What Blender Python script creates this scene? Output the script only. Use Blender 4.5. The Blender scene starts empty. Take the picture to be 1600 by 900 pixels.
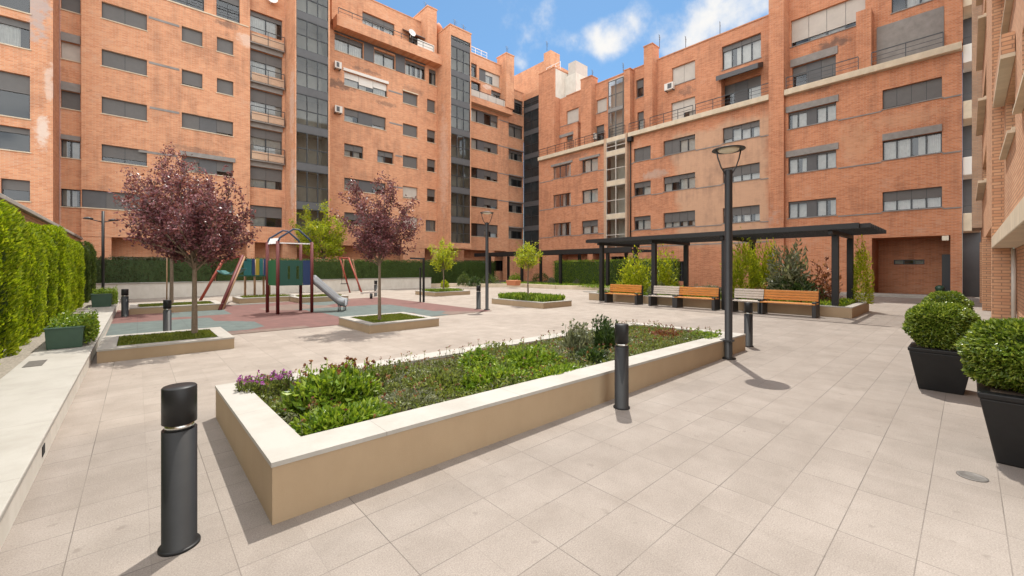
import bpy, math, random
from mathutils import Vector, Matrix
rnd = random.Random(7)
C = bpy.context.scene.collection
SC = bpy.context.scene

# ------------------------------------------------------------------ camera, sky, sun, exposure
EYE = 1.6
FPX, HOR = 646.0, 418.0                    # focal length and horizon of a 1600x900 view
YAW = math.atan(713/646.0)
FX, FY = math.cos(YAW), math.sin(YAW)      # view direction on the ground
RX, RY = FY, -FX
cam = bpy.data.cameras.new('camera')
cam.sensor_width = 36; cam.lens = FPX/1600*36
cam.shift_y = -(450-HOR)/1600
cam.clip_start = 0.05; cam.clip_end = 2000
co = bpy.data.objects.new('camera', cam); C.objects.link(co)
co.location = (0, 0, EYE)
co.rotation_euler = (math.radians(90), 0, -(math.pi/2-YAW))
SC.camera = co
SUN_AZ = math.atan2(.80, .60)              # clockwise from +Y
SUN_EL = math.radians(66)
SUN_STRENGTH, SKY_STRENGTH, EXPOSURE = 3.3, 0.088, 0.70
CLOUD_FRONT, CLOUD_BACK_FILL = 0.60, 1.95  # back value: unseen cloud bank behind the camera, added to brighten the shaded facades
SC.view_settings.view_transform = 'Standard'
SC.view_settings.look = 'None'
SC.view_settings.gamma = 1
SC.view_settings.use_curve_mapping = False
SC.view_settings.exposure = EXPOSURE
sl = bpy.data.lights.new('sun', 'SUN'); sl.energy = SUN_STRENGTH; sl.angle = math.radians(.5); sl.color = (1, .95, .86)
so = bpy.data.objects.new('sun', sl); C.objects.link(so)
sd = Vector((math.sin(SUN_AZ)*math.cos(SUN_EL), math.cos(SUN_AZ)*math.cos(SUN_EL), math.sin(SUN_EL)))
so.rotation_euler = (-sd).to_track_quat('-Z', 'Y').to_euler(); so.location = sd*60

class NT:
    def __init__(s, tree): s.t = tree; s.n = tree.nodes; s.l = tree.links
    def new(s, typ, **kw):
        nd = s.n.new(typ)
        for k, v in kw.items():
            if k.startswith('i_'):
                key = k[2:]; key = int(key) if key.isdigit() else key.replace('_', ' ')
                nd.inputs[key].default_value = v
            else: setattr(nd, k, v)
        return nd
    def link(s, a, b): s.l.new(a, b)
    def math(s, op, a, b=None, clamp=False):
        nd = s.n.new('ShaderNodeMath'); nd.operation = op; nd.use_clamp = clamp
        for i, v in enumerate((a, b)):
            if v is None: continue
            if isinstance(v, (int, float)): nd.inputs[i].default_value = v
            else: s.l.new(v, nd.inputs[i])
        return nd.outputs[0]
    def mixc(s, fac, a, b, mode='MIX'):
        nd = s.n.new('ShaderNodeMix'); nd.data_type = 'RGBA'; nd.blend_type = mode
        for k, v in ((0, fac), (6, a), (7, b)):
            if isinstance(v, (int, float)): nd.inputs[k].default_value = v
            elif isinstance(v, tuple): nd.inputs[k].default_value = v if len(v) == 4 else v+(1,)
            else: s.l.new(v, nd.inputs[k])
        return nd.outputs[2]
    def ramp(s, fac, stops):
        nd = s.n.new('ShaderNodeValToRGB'); e = nd.color_ramp.elements
        while len(e) < len(stops): e.new(.5)
        for x, (p, c) in zip(e, stops): x.position = p; x.color = c if len(c) == 4 else tuple(c)+(1,)
        s.l.new(fac, nd.inputs[0]); return nd.outputs[0]
    def noise(s, vec, scale, detail=4, rough=.55):
        nd = s.n.new('ShaderNodeTexNoise'); nd.inputs['Scale'].default_value = scale
        nd.inputs['Detail'].default_value = detail; nd.inputs['Roughness'].default_value = rough
        if vec is not None: s.l.new(vec, nd.inputs['Vector'])
        return nd.outputs[0]

def pixdir(px, py):
    s = (px-800)/FPX; v = (HOR-py)/FPX
    return Vector((FX+s*RX, FY+s*RY, v)).normalized()

w = bpy.data.worlds.new('World'); SC.world = w; w.use_nodes = True
t = NT(w.node_tree); t.n.clear()
sky = t.new('ShaderNodeTexSky', sky_type='NISHITA', sun_disc=False, sun_elevation=SUN_EL, sun_rotation=SUN_AZ,
            air_density=1.0, dust_density=.7, ozone_density=1.0, altitude=600)
skyc = t.mixc(1.0, sky.outputs[0], (SKY_STRENGTH*.76, SKY_STRENGTH*1.04, SKY_STRENGTH*1.12), 'MULTIPLY')
tc = t.new('ShaderNodeTexCoord')
dirv = tc.outputs['Generated']
ns = t.noise(dirv, 7.5, 10, .58)
def gauss(px, py, k):
    vm = t.n.new('ShaderNodeVectorMath'); vm.operation = 'DOT_PRODUCT'
    t.link(dirv, vm.inputs[0]); vm.inputs[1].default_value = pixdir(px, py)
    d = t.math('SUBTRACT', vm.outputs['Value'], 1.0)
    return t.math('EXPONENT', t.math('MULTIPLY', d, k))
bias = None
for px, py, k, a in ((950, 55, 1000, .80), (985, 45, 1200, .50), (1060, 55, 700, .27), (1110, 30, 500, .34), (1175, 5, 400, .40), (815, 100, 3000, .42), (1240, -60, 300, .4)):
    g = t.math('MULTIPLY', gauss(px, py, k), a)
    bias = g if bias is None else t.math('ADD', bias, g)
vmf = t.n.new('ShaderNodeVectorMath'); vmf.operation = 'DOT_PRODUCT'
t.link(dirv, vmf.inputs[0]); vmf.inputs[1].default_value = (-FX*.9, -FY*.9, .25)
back = t.math('MULTIPLY', t.math('ADD', vmf.outputs['Value'], .22), 2.6, True)  # mask of the added fill clouds, outside the view
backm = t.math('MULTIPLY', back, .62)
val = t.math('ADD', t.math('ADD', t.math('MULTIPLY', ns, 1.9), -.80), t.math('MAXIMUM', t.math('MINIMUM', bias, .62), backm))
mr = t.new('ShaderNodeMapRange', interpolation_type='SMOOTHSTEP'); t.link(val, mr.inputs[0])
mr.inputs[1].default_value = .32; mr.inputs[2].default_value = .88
cb = t.math('ADD', t.math('MULTIPLY', back, CLOUD_BACK_FILL-CLOUD_FRONT), CLOUD_FRONT)
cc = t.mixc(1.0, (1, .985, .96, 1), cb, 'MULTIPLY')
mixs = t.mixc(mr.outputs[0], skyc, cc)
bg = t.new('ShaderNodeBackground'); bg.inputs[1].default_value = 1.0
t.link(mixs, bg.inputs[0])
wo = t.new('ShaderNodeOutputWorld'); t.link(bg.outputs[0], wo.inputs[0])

# ------------------------------------------------------------------ materials
M = {}
def mat(name, col, rough=.6, metal=0, spec=.5, var=0.0, vscale=3, bump=0, bscale=60, coat=0):
    m = bpy.data.materials.new(name); m.use_nodes = True; n = NT(m.node_tree)
    b = n.n['Principled BSDF']
    b.inputs['Base Color'].default_value = tuple(col)+(1,)
    b.inputs['Roughness'].default_value = rough; b.inputs['Metallic'].default_value = metal
    b.inputs['Specular IOR Level'].default_value = spec
    if coat: b.inputs['Coat Weight'].default_value = coat
    geo = n.new('ShaderNodeNewGeometry')
    if var:
        x = n.noise(geo.outputs['Position'], vscale, 6, .6)
        c = n.ramp(x, ((.25, [v*(1-var) for v in col]), (.75, [min(1, v*(1+var)) for v in col])))
        n.link(c, b.inputs['Base Color'])
    if bump:
        x = n.noise(geo.outputs['Position'], bscale, 3)
        bp = n.new('ShaderNodeBump'); bp.inputs['Strength'].default_value = bump; bp.inputs['Distance'].default_value = .01
        n.link(x, bp.inputs['Height']); n.link(bp.outputs[0], b.inputs['Normal'])
    M[name] = m; return m

def wallcoords(n):
    """horizontal run along the wall, height: works for walls along either axis"""
    geo = n.new('ShaderNodeNewGeometry')
    sp = n.new('ShaderNodeSeparateXYZ'); n.link(geo.outputs['Position'], sp.inputs[0])
    sn = n.new('ShaderNodeSeparateXYZ'); n.link(geo.outputs['True Normal'], sn.inputs[0])
    ax = n.math('GREATER_THAN', n.math('ABSOLUTE', sn.outputs[0]), .5)
    u = n.math('ADD', n.math('MULTIPLY', sp.outputs[0], n.math('SUBTRACT', 1.0, ax)), n.math('MULTIPLY', sp.outputs[1], ax))
    cb = n.new('ShaderNodeCombineXYZ'); n.link(u, cb.inputs[0]); n.link(sp.outputs[2], cb.inputs[1])
    return geo, sp, cb.outputs[0], u

def brick(name, c1, c2, mortar, rowh=.075, bw=.29, stain=.35, pale=None, msize=.012, blobs=()):
    m = bpy.data.materials.new(name); m.use_nodes = True; n = NT(m.node_tree); b = n.n['Principled BSDF']
    geo, sp, uv, u = wallcoords(n)
    bt = n.new('ShaderNodeTexBrick'); n.link(uv, bt.inputs['Vector'])
    bt.inputs['Scale'].default_value = 1; bt.inputs['Brick Width'].default_value = bw; bt.inputs['Row Height'].default_value = rowh
    bt.inputs['Mortar Size'].default_value = msize; bt.inputs['Mortar Smooth'].default_value = .2; bt.inputs['Bias'].default_value = 0
    bt.inputs['Color1'].default_value = c1+(1,); bt.inputs['Color2'].default_value = c2+(1,); bt.inputs['Mortar'].default_value = mortar+(1,)
    big = n.noise(geo.outputs['Position'], .35, 6, .6)
    mid = n.noise(geo.outputs['Position'], 1.7, 6, .65)
    # vertical weather streaks
    st = n.new('ShaderNodeCombineXYZ'); n.link(n.math('MULTIPLY', u, 1.6), st.inputs[0]); n.link(n.math('MULTIPLY', sp.outputs[2], .16), st.inputs[1])
    stre = n.noise(st.outputs[0], 1.6, 6, .65)
    v = n.math('ADD', n.math('MULTIPLY', big, .5), n.math('ADD', n.math('MULTIPLY', mid, .3), n.math('MULTIPLY', stre, .4)))
    f = n.ramp(v, ((.42, (1-stain, 1-stain, 1-stain*.9)), (.62, (1, 1, 1)), (.8, (1.0, 1.0, 1.0))))
    col = n.mixc(1.0, bt.outputs[0], f, 'MULTIPLY')
    # pale efflorescence patches
    ef = n.ramp(n.math('ADD', n.math('MULTIPLY', mid, .6), n.math('MULTIPLY', big, .4)), ((.555, (0, 0, 0)), (.70, (1, 1, 1))))
    col = n.mixc(n.math('MULTIPLY', ef, .42), col, (.56, .41, .31))
    # soot patches
    so_ = n.noise(geo.outputs['Position'], .8, 8, .7)
    sf = n.ramp(so_, ((.66, (0, 0, 0)), (.74, (1, 1, 1))))
    col = n.mixc(n.math('MULTIPLY', sf, .5), col, (.10, .085, .08))
    bn = n.math('SUBTRACT', n.noise(geo.outputs['Position'], 2.4, 7, .7), .5)
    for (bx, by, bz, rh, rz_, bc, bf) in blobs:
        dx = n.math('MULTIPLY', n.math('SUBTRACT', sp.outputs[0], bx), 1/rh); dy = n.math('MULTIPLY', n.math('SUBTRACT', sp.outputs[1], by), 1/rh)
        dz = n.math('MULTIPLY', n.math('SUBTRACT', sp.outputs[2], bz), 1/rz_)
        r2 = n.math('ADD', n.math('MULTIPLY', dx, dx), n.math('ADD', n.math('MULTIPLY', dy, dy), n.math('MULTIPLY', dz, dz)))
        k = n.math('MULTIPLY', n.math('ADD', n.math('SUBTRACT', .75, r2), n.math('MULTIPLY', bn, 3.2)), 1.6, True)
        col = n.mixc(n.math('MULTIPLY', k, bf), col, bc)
    if pale:
        y0, y1, z0, z1, pc = pale
        w1 = n.math('MULTIPLY', n.math('SUBTRACT', big, .5), 2.6)
        def band(val, a, bb):
            a_ = n.math('MULTIPLY', n.math('SUBTRACT', n.math('ADD', val, w1), a), 2.2, True)
            b_ = n.math('MULTIPLY', n.math('SUBTRACT', bb, n.math('ADD', val, w1)), 2.2, True)
            return n.math('MULTIPLY', a_, b_)
        k = n.math('MULTIPLY', band(sp.outputs[1], y0, y1), band(sp.outputs[2], z0, z1))
        bt2 = n.mixc(.72, bt.outputs[0], pc); bt2 = n.mixc(1.0, bt2, f, 'MULTIPLY')
        col = n.mixc(k, col, bt2)
    n.link(col, b.inputs['Base Color']); b.inputs['Roughness'].default_value = .85; b.inputs['Specular IOR Level'].default_value = .25
    bp = n.new('ShaderNodeBump'); bp.inputs['Strength'].default_value = .5; bp.inputs['Distance'].default_value = .008; bp.invert = True
    n.link(bt.outputs['Fac'], bp.inputs['Height']); n.link(bp.outputs[0], b.inputs['Normal'])
    M[name] = m
DK_, WH_ = (.11, .085, .075), (.70, .60, .52)
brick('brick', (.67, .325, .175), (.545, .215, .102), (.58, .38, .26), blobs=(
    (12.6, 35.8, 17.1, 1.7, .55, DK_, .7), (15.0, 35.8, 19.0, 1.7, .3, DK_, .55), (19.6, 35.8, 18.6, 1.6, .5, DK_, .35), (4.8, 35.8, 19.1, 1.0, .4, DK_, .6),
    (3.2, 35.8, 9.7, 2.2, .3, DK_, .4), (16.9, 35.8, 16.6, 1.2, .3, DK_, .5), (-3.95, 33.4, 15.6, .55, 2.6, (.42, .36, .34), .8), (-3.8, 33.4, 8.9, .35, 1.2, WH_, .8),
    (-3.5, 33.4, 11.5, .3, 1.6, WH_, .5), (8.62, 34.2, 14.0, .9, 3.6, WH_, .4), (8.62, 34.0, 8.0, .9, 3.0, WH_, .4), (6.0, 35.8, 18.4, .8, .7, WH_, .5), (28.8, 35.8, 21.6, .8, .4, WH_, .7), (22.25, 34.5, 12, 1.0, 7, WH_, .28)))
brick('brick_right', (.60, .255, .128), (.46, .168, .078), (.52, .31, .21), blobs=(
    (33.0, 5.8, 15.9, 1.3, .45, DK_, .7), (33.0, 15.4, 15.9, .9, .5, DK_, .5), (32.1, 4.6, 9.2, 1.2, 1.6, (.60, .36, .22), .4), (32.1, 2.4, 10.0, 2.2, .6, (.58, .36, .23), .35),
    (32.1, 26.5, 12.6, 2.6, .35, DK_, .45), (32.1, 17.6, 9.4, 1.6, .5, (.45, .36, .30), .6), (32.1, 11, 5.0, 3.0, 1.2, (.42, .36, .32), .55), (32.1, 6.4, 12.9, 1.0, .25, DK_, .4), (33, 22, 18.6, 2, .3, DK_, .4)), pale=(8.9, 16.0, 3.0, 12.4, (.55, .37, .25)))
brick('brick_near', (.64, .375, .225), (.55, .29, .165), (.34, .205, .13), rowh=.085, bw=.30, stain=.2)
brick('brick_pale', (.56, .38, .26), (.50, .32, .21), (.42, .33, .25), stain=.3)

def paving():
    m = bpy.data.materials.new('paving'); m.use_nodes = True; n = NT(m.node_tree); b = n.n['Principled BSDF']
    geo = n.new('ShaderNodeNewGeometry'); P = geo.outputs['Position']
    def grid(wd, ht, size):
        bt = n.new('ShaderNodeTexBrick'); bt.offset = 0; bt.squash = 1
        mp = n.new('ShaderNodeMapping'); mp.inputs['Location'].default_value = (-.40, -.19, 0); n.link(P, mp.inputs[0]); n.link(mp.outputs[0], bt.inputs['Vector'])
        bt.inputs['Scale'].default_value = 1; bt.inputs['Brick Width'].default_value = wd; bt.inputs['Row Height'].default_value = ht
        bt.inputs['Mortar Size'].default_value = size; bt.inputs['Mortar Smooth'].default_value = .35
        bt.inputs['Color1'].default_value = (.0, .0, .0, 1); bt.inputs['Color2'].default_value = (1, 1, 1, 1); bt.inputs['Mortar'].default_value = (.5, .5, .5, 1)
        return bt
    a = grid(.69, .345, .0032)
    c = grid(.345, .345, .0024)
    big = n.noise(P, .5, 5, .6); mid = n.noise(P, 2.6, 6, .65)
    fine = n.noise(P, 130, 3, .7); fine2 = n.noise(P, 55, 4, .75)
    base = n.mixc(n.ramp(fine, ((.35, (0, 0, 0)), (.65, (1, 1, 1)))), (.205, .175, .150), (.300, .264, .234))
    base = n.mixc(n.ramp(fine2, ((.55, (0, 0, 0)), (.72, (.55, .55, .55)))), base, (.155, .13, .11))
    tile = n.mixc(c.outputs[0], (.925, .92, .914), (1.035, 1.035, 1.035))
    base = n.mixc(1.0, base, tile, 'MULTIPLY')
    tone = n.ramp(n.math('ADD', n.math('MULTIPLY', big, .5), n.math('MULTIPLY', mid, .5)), ((.36, (.80, .785, .77)), (.62, (1.06, 1.06, 1.06))))
    base = n.mixc(1.0, base, tone, 'MULTIPLY')
    # paler tone across the far part of the plaza, with an uneven edge
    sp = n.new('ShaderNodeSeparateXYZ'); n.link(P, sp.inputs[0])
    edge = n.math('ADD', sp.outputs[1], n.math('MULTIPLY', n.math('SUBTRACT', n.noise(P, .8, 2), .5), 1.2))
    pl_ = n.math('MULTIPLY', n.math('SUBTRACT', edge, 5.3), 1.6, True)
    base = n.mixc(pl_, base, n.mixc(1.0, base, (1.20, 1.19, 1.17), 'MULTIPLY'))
    gum = n.ramp(n.noise(P, 9, 2, .4), ((.70, (0, 0, 0)), (.76, (.5, .5, .5))))
    base = n.mixc(gum, base, (.15, .125, .105))
    wet = n.ramp(n.noise(P, .9, 7, .7), ((.58, (0, 0, 0)), (.72, (.4, .4, .4))))
    base = n.mixc(wet, base, (.17, .14, .115))
    jn = n.ramp(n.noise(P, 1.3, 3), ((.35, (.12, .12, .12)), (.65, (.7, .7, .7))))
    base = n.mixc(n.math('MULTIPLY', c.outputs['Fac'], .25), base, (.12, .098, .082))
    base = n.mixc(n.math('MULTIPLY', a.outputs['Fac'], jn), base, (.05, .04, .034))
    n.link(base, b.inputs['Base Color']); b.inputs['Roughness'].default_value = .72; b.inputs['Specular IOR Level'].default_value = .3
    h = n.math('SUBTRACT', n.math('MULTIPLY', fine2, .35), a.outputs['Fac'])
    bp = n.new('ShaderNodeBump'); bp.inputs['Strength'].default_value = .35; bp.inputs['Distance'].default_value = .004
    n.link(h, bp.inputs['Height']); n.link(bp.outputs[0], b.inputs['Normal'])
    M['paving'] = m
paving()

def rubber():
    m = bpy.data.materials.new('rubber'); m.use_nodes = True; n = NT(m.node_tree); b = n.n['Principled BSDF']
    geo = n.new('ShaderNodeNewGeometry'); P = geo.outputs['Position']
    vo = n.new('ShaderNodeTexVoronoi'); vo.feature = 'F1'; vo.distance = 'CHEBYCHEV'; vo.inputs['Scale'].default_value = .42; vo.inputs['Randomness'].default_value = .9
    n.link(P, vo.inputs['Vector'])
    sp = n.new('ShaderNodeSeparateColor'); n.link(vo.outputs['Color'], sp.inputs[0])
    c = n.ramp(sp.outputs[0], ((.0, (.145, .065, .056)), (.52, (.165, .085, .072)), (.56, (.088, .115, .108)), (.80, (.11, .135, .125)), (.84, (.16, .11, .088))))
    sp.outputs[0]; n.n[-1].color_ramp.interpolation = 'CONSTANT'
    x = n.noise(P, 3, 6, .65); c = n.mixc(1.0, c, n.ramp(x, ((.3, (.70, .70, .70)), (.7, (1.15, 1.14, 1.12)))), 'MULTIPLY')
    bt = n.new('ShaderNodeTexBrick'); bt.offset = 0; n.link(P, bt.inputs['Vector']); bt.inputs['Scale'].default_value = 1; bt.inputs['Brick Width'].default_value = 1.0; bt.inputs['Row Height'].default_value = 1.0; bt.inputs['Mortar Size'].default_value = .006
    c = n.mixc(n.math('MULTIPLY', bt.outputs['Fac'], .5), c, (.05, .04, .04))
    x = n.noise(P, 160, 2); c = n.mixc(1.0, c, n.ramp(x, ((.3, (.82, .82, .82)), (.7, (1.1, 1.1, 1.1)))), 'MULTIPLY')
    n.link(c, b.inputs['Base Color']); b.inputs['Roughness'].default_value = .8
    M['rubber'] = m
rubber()

def leafmat(name, stops, trans=.35, rough=.45):
    m = bpy.data.materials.new(name); m.use_nodes = True; n = NT(m.node_tree); b = n.n['Principled BSDF']
    geo = n.new('ShaderNodeNewGeometry')
    x = n.noise(geo.outputs['Position'], 2.2, 3)
    f = n.math('ADD', n.math('MULTIPLY', geo.outputs['Random Per Island'], .7), n.math('MULTIPLY', x, .3))
    c = n.ramp(f, stops)
    n.link(c, b.inputs['Base Color']); b.inputs['Roughness'].default_value = rough; b.inputs['Specular IOR Level'].default_value = .45
    tr = n.new('ShaderNodeBsdfTranslucent'); n.link(n.mixc(1.0, c, (1.25, 1.2, .6, 1), 'MULTIPLY'), tr.inputs[0])
    mx = n.new('ShaderNodeMixShader'); mx.inputs[0].default_value = trans
    n.link(b.outputs[0], mx.inputs[1]); n.link(tr.outputs[0], mx.inputs[2])
    n.link(mx.outputs[0], n.n['Material Output'].inputs[0])
    M[name] = m
leafmat('leaf_cypress', ((.1, (.085, .15, .006)), (.5, (.29, .39, .014)), (.9, (.50, .56, .04))), .42, .4)
leafmat('leaf_dark', ((.15, (.025, .05, .012)), (.55, (.045, .085, .018)), (.9, (.08, .13, .025))), 0.25)
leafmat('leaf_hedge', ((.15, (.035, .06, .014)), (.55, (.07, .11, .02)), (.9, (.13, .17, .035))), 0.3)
leafmat('leaf_hedge_brown', ((.1, (.05, .045, .025)), (.5, (.055, .075, .022)), (.9, (.11, .10, .045))), .2)
leafmat('leaf_purple', ((.1, (.065, .020, .026)), (.5, (.155, .052, .064)), (.8, (.29, .115, .13)), (.95, (.48, .27, .28))), .32, .34)
leafmat('leaf_yellow', ((.1, (.16, .22, .010)), (.5, (.33, .40, .02)), (.9, (.52, .52, .035))), 0.5)
leafmat('leaf_green', ((.08, (.045, .10, .010)), (.5, (.16, .26, .018)), (.9, (.34, .42, .05))), .36, .36)
leafmat('leaf_box', ((.08, (.05, .095, .012)), (.5, (.14, .21, .022)), (.8, (.30, .37, .06)), (.97, (.52, .54, .20))), .3, .30)
leafmat('leaf_grey', ((.1, (.10, .115, .07)), (.5, (.18, .20, .115)), (.9, (.31, .32, .20))), 0.3)
leafmat('leaf_cover', ((.05, (.13, .10, .08)), (.3, (.10, .13, .03)), (.65, (.18, .23, .045)), (.9, (.30, .31, .09))), 0.38)
leafmat('leaf_red', ((.1, (.10, .03, .02)), (.5, (.20, .07, .035)), (.9, (.32, .16, .06))), .3)
leafmat('petal_purple', ((.1, (.18, .03, .20)), (.5, (.34, .08, .36)), (.9, (.55, .25, .5))), .3)
leafmat('grass_blade', ((.1, (.07, .11, .012)), (.5, (.15, .19, .025)), (.9, (.27, .28, .06))), 0.4)

mat('coping', (.36, .34, .305), .7, var=.08, vscale=2.5, bump=.15, bscale=90)
def coping():
    m = M['coping']; n = NT(m.node_tree); b = n.n['Principled BSDF']; geo = n.new('ShaderNodeNewGeometry'); P = geo.outputs['Position']
    bt = n.new('ShaderNodeTexBrick'); bt.offset = 0; n.link(P, bt.inputs['Vector']); bt.inputs['Scale'].default_value = 1
    bt.inputs['Brick Width'].default_value = 1.37; bt.inputs['Row Height'].default_value = 1.37; bt.inputs['Mortar Size'].default_value = .003
    x = n.noise(P, 2.2, 7, .65); y = n.noise(P, 14, 6, .7)
    c = n.ramp(x, ((.28, (.30, .28, .245)), (.6, (.37, .35, .315))))
    c = n.mixc(n.ramp(y, ((.60, (0, 0, 0)), (.75, (.45, .45, .45)))), c, (.24, .215, .18))
    c = n.mixc(n.math('MULTIPLY', bt.outputs['Fac'], .55), c, (.16, .14, .12)); n.link(c, b.inputs['Base Color'])
coping()
mat('render_beige', (.34, .25, .155), .8, var=.06, vscale=1.5, bump=.15, bscale=120)
def streaks(name, lo=.90):
    m = M[name]; n = NT(m.node_tree); b = n.n['Principled BSDF']; geo, sp, uv, u = wallcoords(n)
    src = b.inputs['Base Color'].links[0].from_socket
    st = n.new('ShaderNodeCombineXYZ'); n.link(n.math('MULTIPLY', u, 2.2), st.inputs[0]); n.link(n.math('MULTIPLY', sp.outputs[2], 1.1), st.inputs[1])
    a = n.noise(st.outputs[0], 1.3, 7, .68); c = n.noise(geo.outputs['Position'], 7, 7, .7)
    col = n.mixc(1.0, src, n.ramp(a, ((.34, (lo, lo*.985, lo*.965)), (.60, (1.02, 1.02, 1.02)))), 'MULTIPLY')
    col = n.mixc(n.ramp(c, ((.64, (0, 0, 0)), (.76, (.35, .35, .35)))), col, (.20, .155, .105))
    n.link(col, b.inputs['Base Color'])
streaks('render_beige', .955)
mat('wall_white', (.60, .57, .51), .75, var=.07, vscale=1.2, bump=.15, bscale=80)
streaks('wall_white')
mat('cream', (.60, .51, .38), .75, var=.12, vscale=2)
streaks('cream')
mat('grey_render', (.24, .225, .21), .8, var=.2, vscale=3)
mat('panel_grey', (.085, .086, .09), .6, var=.1, vscale=3)
mat('shutter', (.115, .11, .106), .55, var=.08, vscale=3)
mat('shutter_pale', (.48, .44, .39), .55, var=.08, vscale=3)
mat('shutter_white', (.66, .63, .58), .5)
mat('frame_dark', (.035, .04, .045), .4)
mat('metal_dark', (.026, .026, .027), .5, var=.15, vscale=6)
mat('metal_black', (.013, .013, .0135), .46, spec=.35, var=.25, vscale=8)
mat('steel', (.62, .61, .58), .28, 1.0, var=.06, vscale=20)
mat('steel_slide', (.26, .27, .28), .42, .6)
mat('room_dark', (.05, .045, .042), .9)
mat('room_cream', (.62, .58, .50), .9, var=.2, vscale=1)
mat('curtain', (.62, .59, .55), .9, var=.15, vscale=5)
mat('roof', (.30, .22, .17), .9, var=.2)
mat('soil', (.085, .06, .04), .95, var=.4, vscale=14, bump=.8, bscale=30)
mat('gravel', (.25, .22, .18), .9, var=.5, vscale=40, bump=1, bscale=60)
mat('bark', (.17, .125, .085), .9, var=.3, vscale=25, bump=.8, bscale=60)
mat('bark_dark', (.10, .07, .055), .9, var=.3, vscale=25, bump=.6, bscale=60)
mat('wood_grey', (.52, .46, .40), .75, var=.12, vscale=9)
mat('post_red', (.11, .012, .010), .6, var=.2, vscale=9)
mat('post_orange', (.24, .035, .016), .65, var=.25, vscale=9)
mat('post_wood', (.33, .20, .11), .7, var=.25, vscale=9)
mat('plastic_green', (.005, .06, .038), .5)
mat('plastic_lime', (.010, .10, .035), .5)
mat('plastic_teal', (.01, .11, .11), .5)
mat('plastic_blue', (.006, .028, .10), .5)
mat('plastic_yellow', (.28, .22, .02), .5)
mat('roof_tube', (.02, .035, .07), .5)
mat('white_plastic', (.75, .74, .72), .4)
mat('planter_green', (.038, .085, .055), .38, var=.15, vscale=6)
mat('pot_black', (.015, .015, .0155), .5, spec=.35, var=.25, vscale=7)
mat('terracotta', (.45, .17, .08), .8)
mat('cast_iron', (.13, .12, .11), .6, .3, var=.25, vscale=30)
mat('black_gap', (.01, .01, .01), .9)
mat('lamp_glass', (.72, .66, .52), .35)

def woodslat(name, col):
    m = bpy.data.materials.new(name); m.use_nodes = True; n = NT(m.node_tree); b = n.n['Principled BSDF']
    geo = n.new('ShaderNodeNewGeometry'); mp = n.new('ShaderNodeMapping'); mp.inputs['Scale'].default_value = (30, 1.6, 30)
    n.link(geo.outputs['Position'], mp.inputs[0]); x = n.noise(mp.outputs[0], 2, 6, .65)
    n.link(n.ramp(x, ((.3, [v*.6 for v in col]), (.7, [v*1.2 for v in col]))), b.inputs['Base Color'])
    b.inputs['Roughness'].default_value = .42; M[name] = m
woodslat('wood_orange', (.56, .225, .045))

def glassmat(name, tint=.55, refl=.12):
    m = bpy.data.materials.new(name); m.use_nodes = True; n = NT(m.node_tree); n.n.remove(n.n['Principled BSDF'])
    tr = n.new('ShaderNodeBsdfTransparent'); tr.inputs[0].default_value = (tint*.96, tint, tint*1.0, 1)
    gl = n.new('ShaderNodeBsdfGlossy'); gl.inputs['Roughness'].default_value = .03; gl.inputs[0].default_value = (.9, .95, 1, 1)
    lw = n.new('ShaderNodeFresnel'); lw.inputs[0].default_value = 1.5
    f = n.math('ADD', n.math('MULTIPLY', lw.outputs[0], .9), refl, True)
    mx = n.new('ShaderNodeMixShader'); n.link(f, mx.inputs[0]); n.link(tr.outputs[0], mx.inputs[1]); n.link(gl.outputs[0], mx.inputs[2])
    n.link(mx.outputs[0], n.n['Material Output'].inputs[0]); M[name] = m
glassmat('glass', .75, .03)
mat('glass_dark', (.03, .034, .036), .22, spec=.25, var=.5, vscale=.8)
glassmat('glass_tower', .66, .015)

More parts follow.
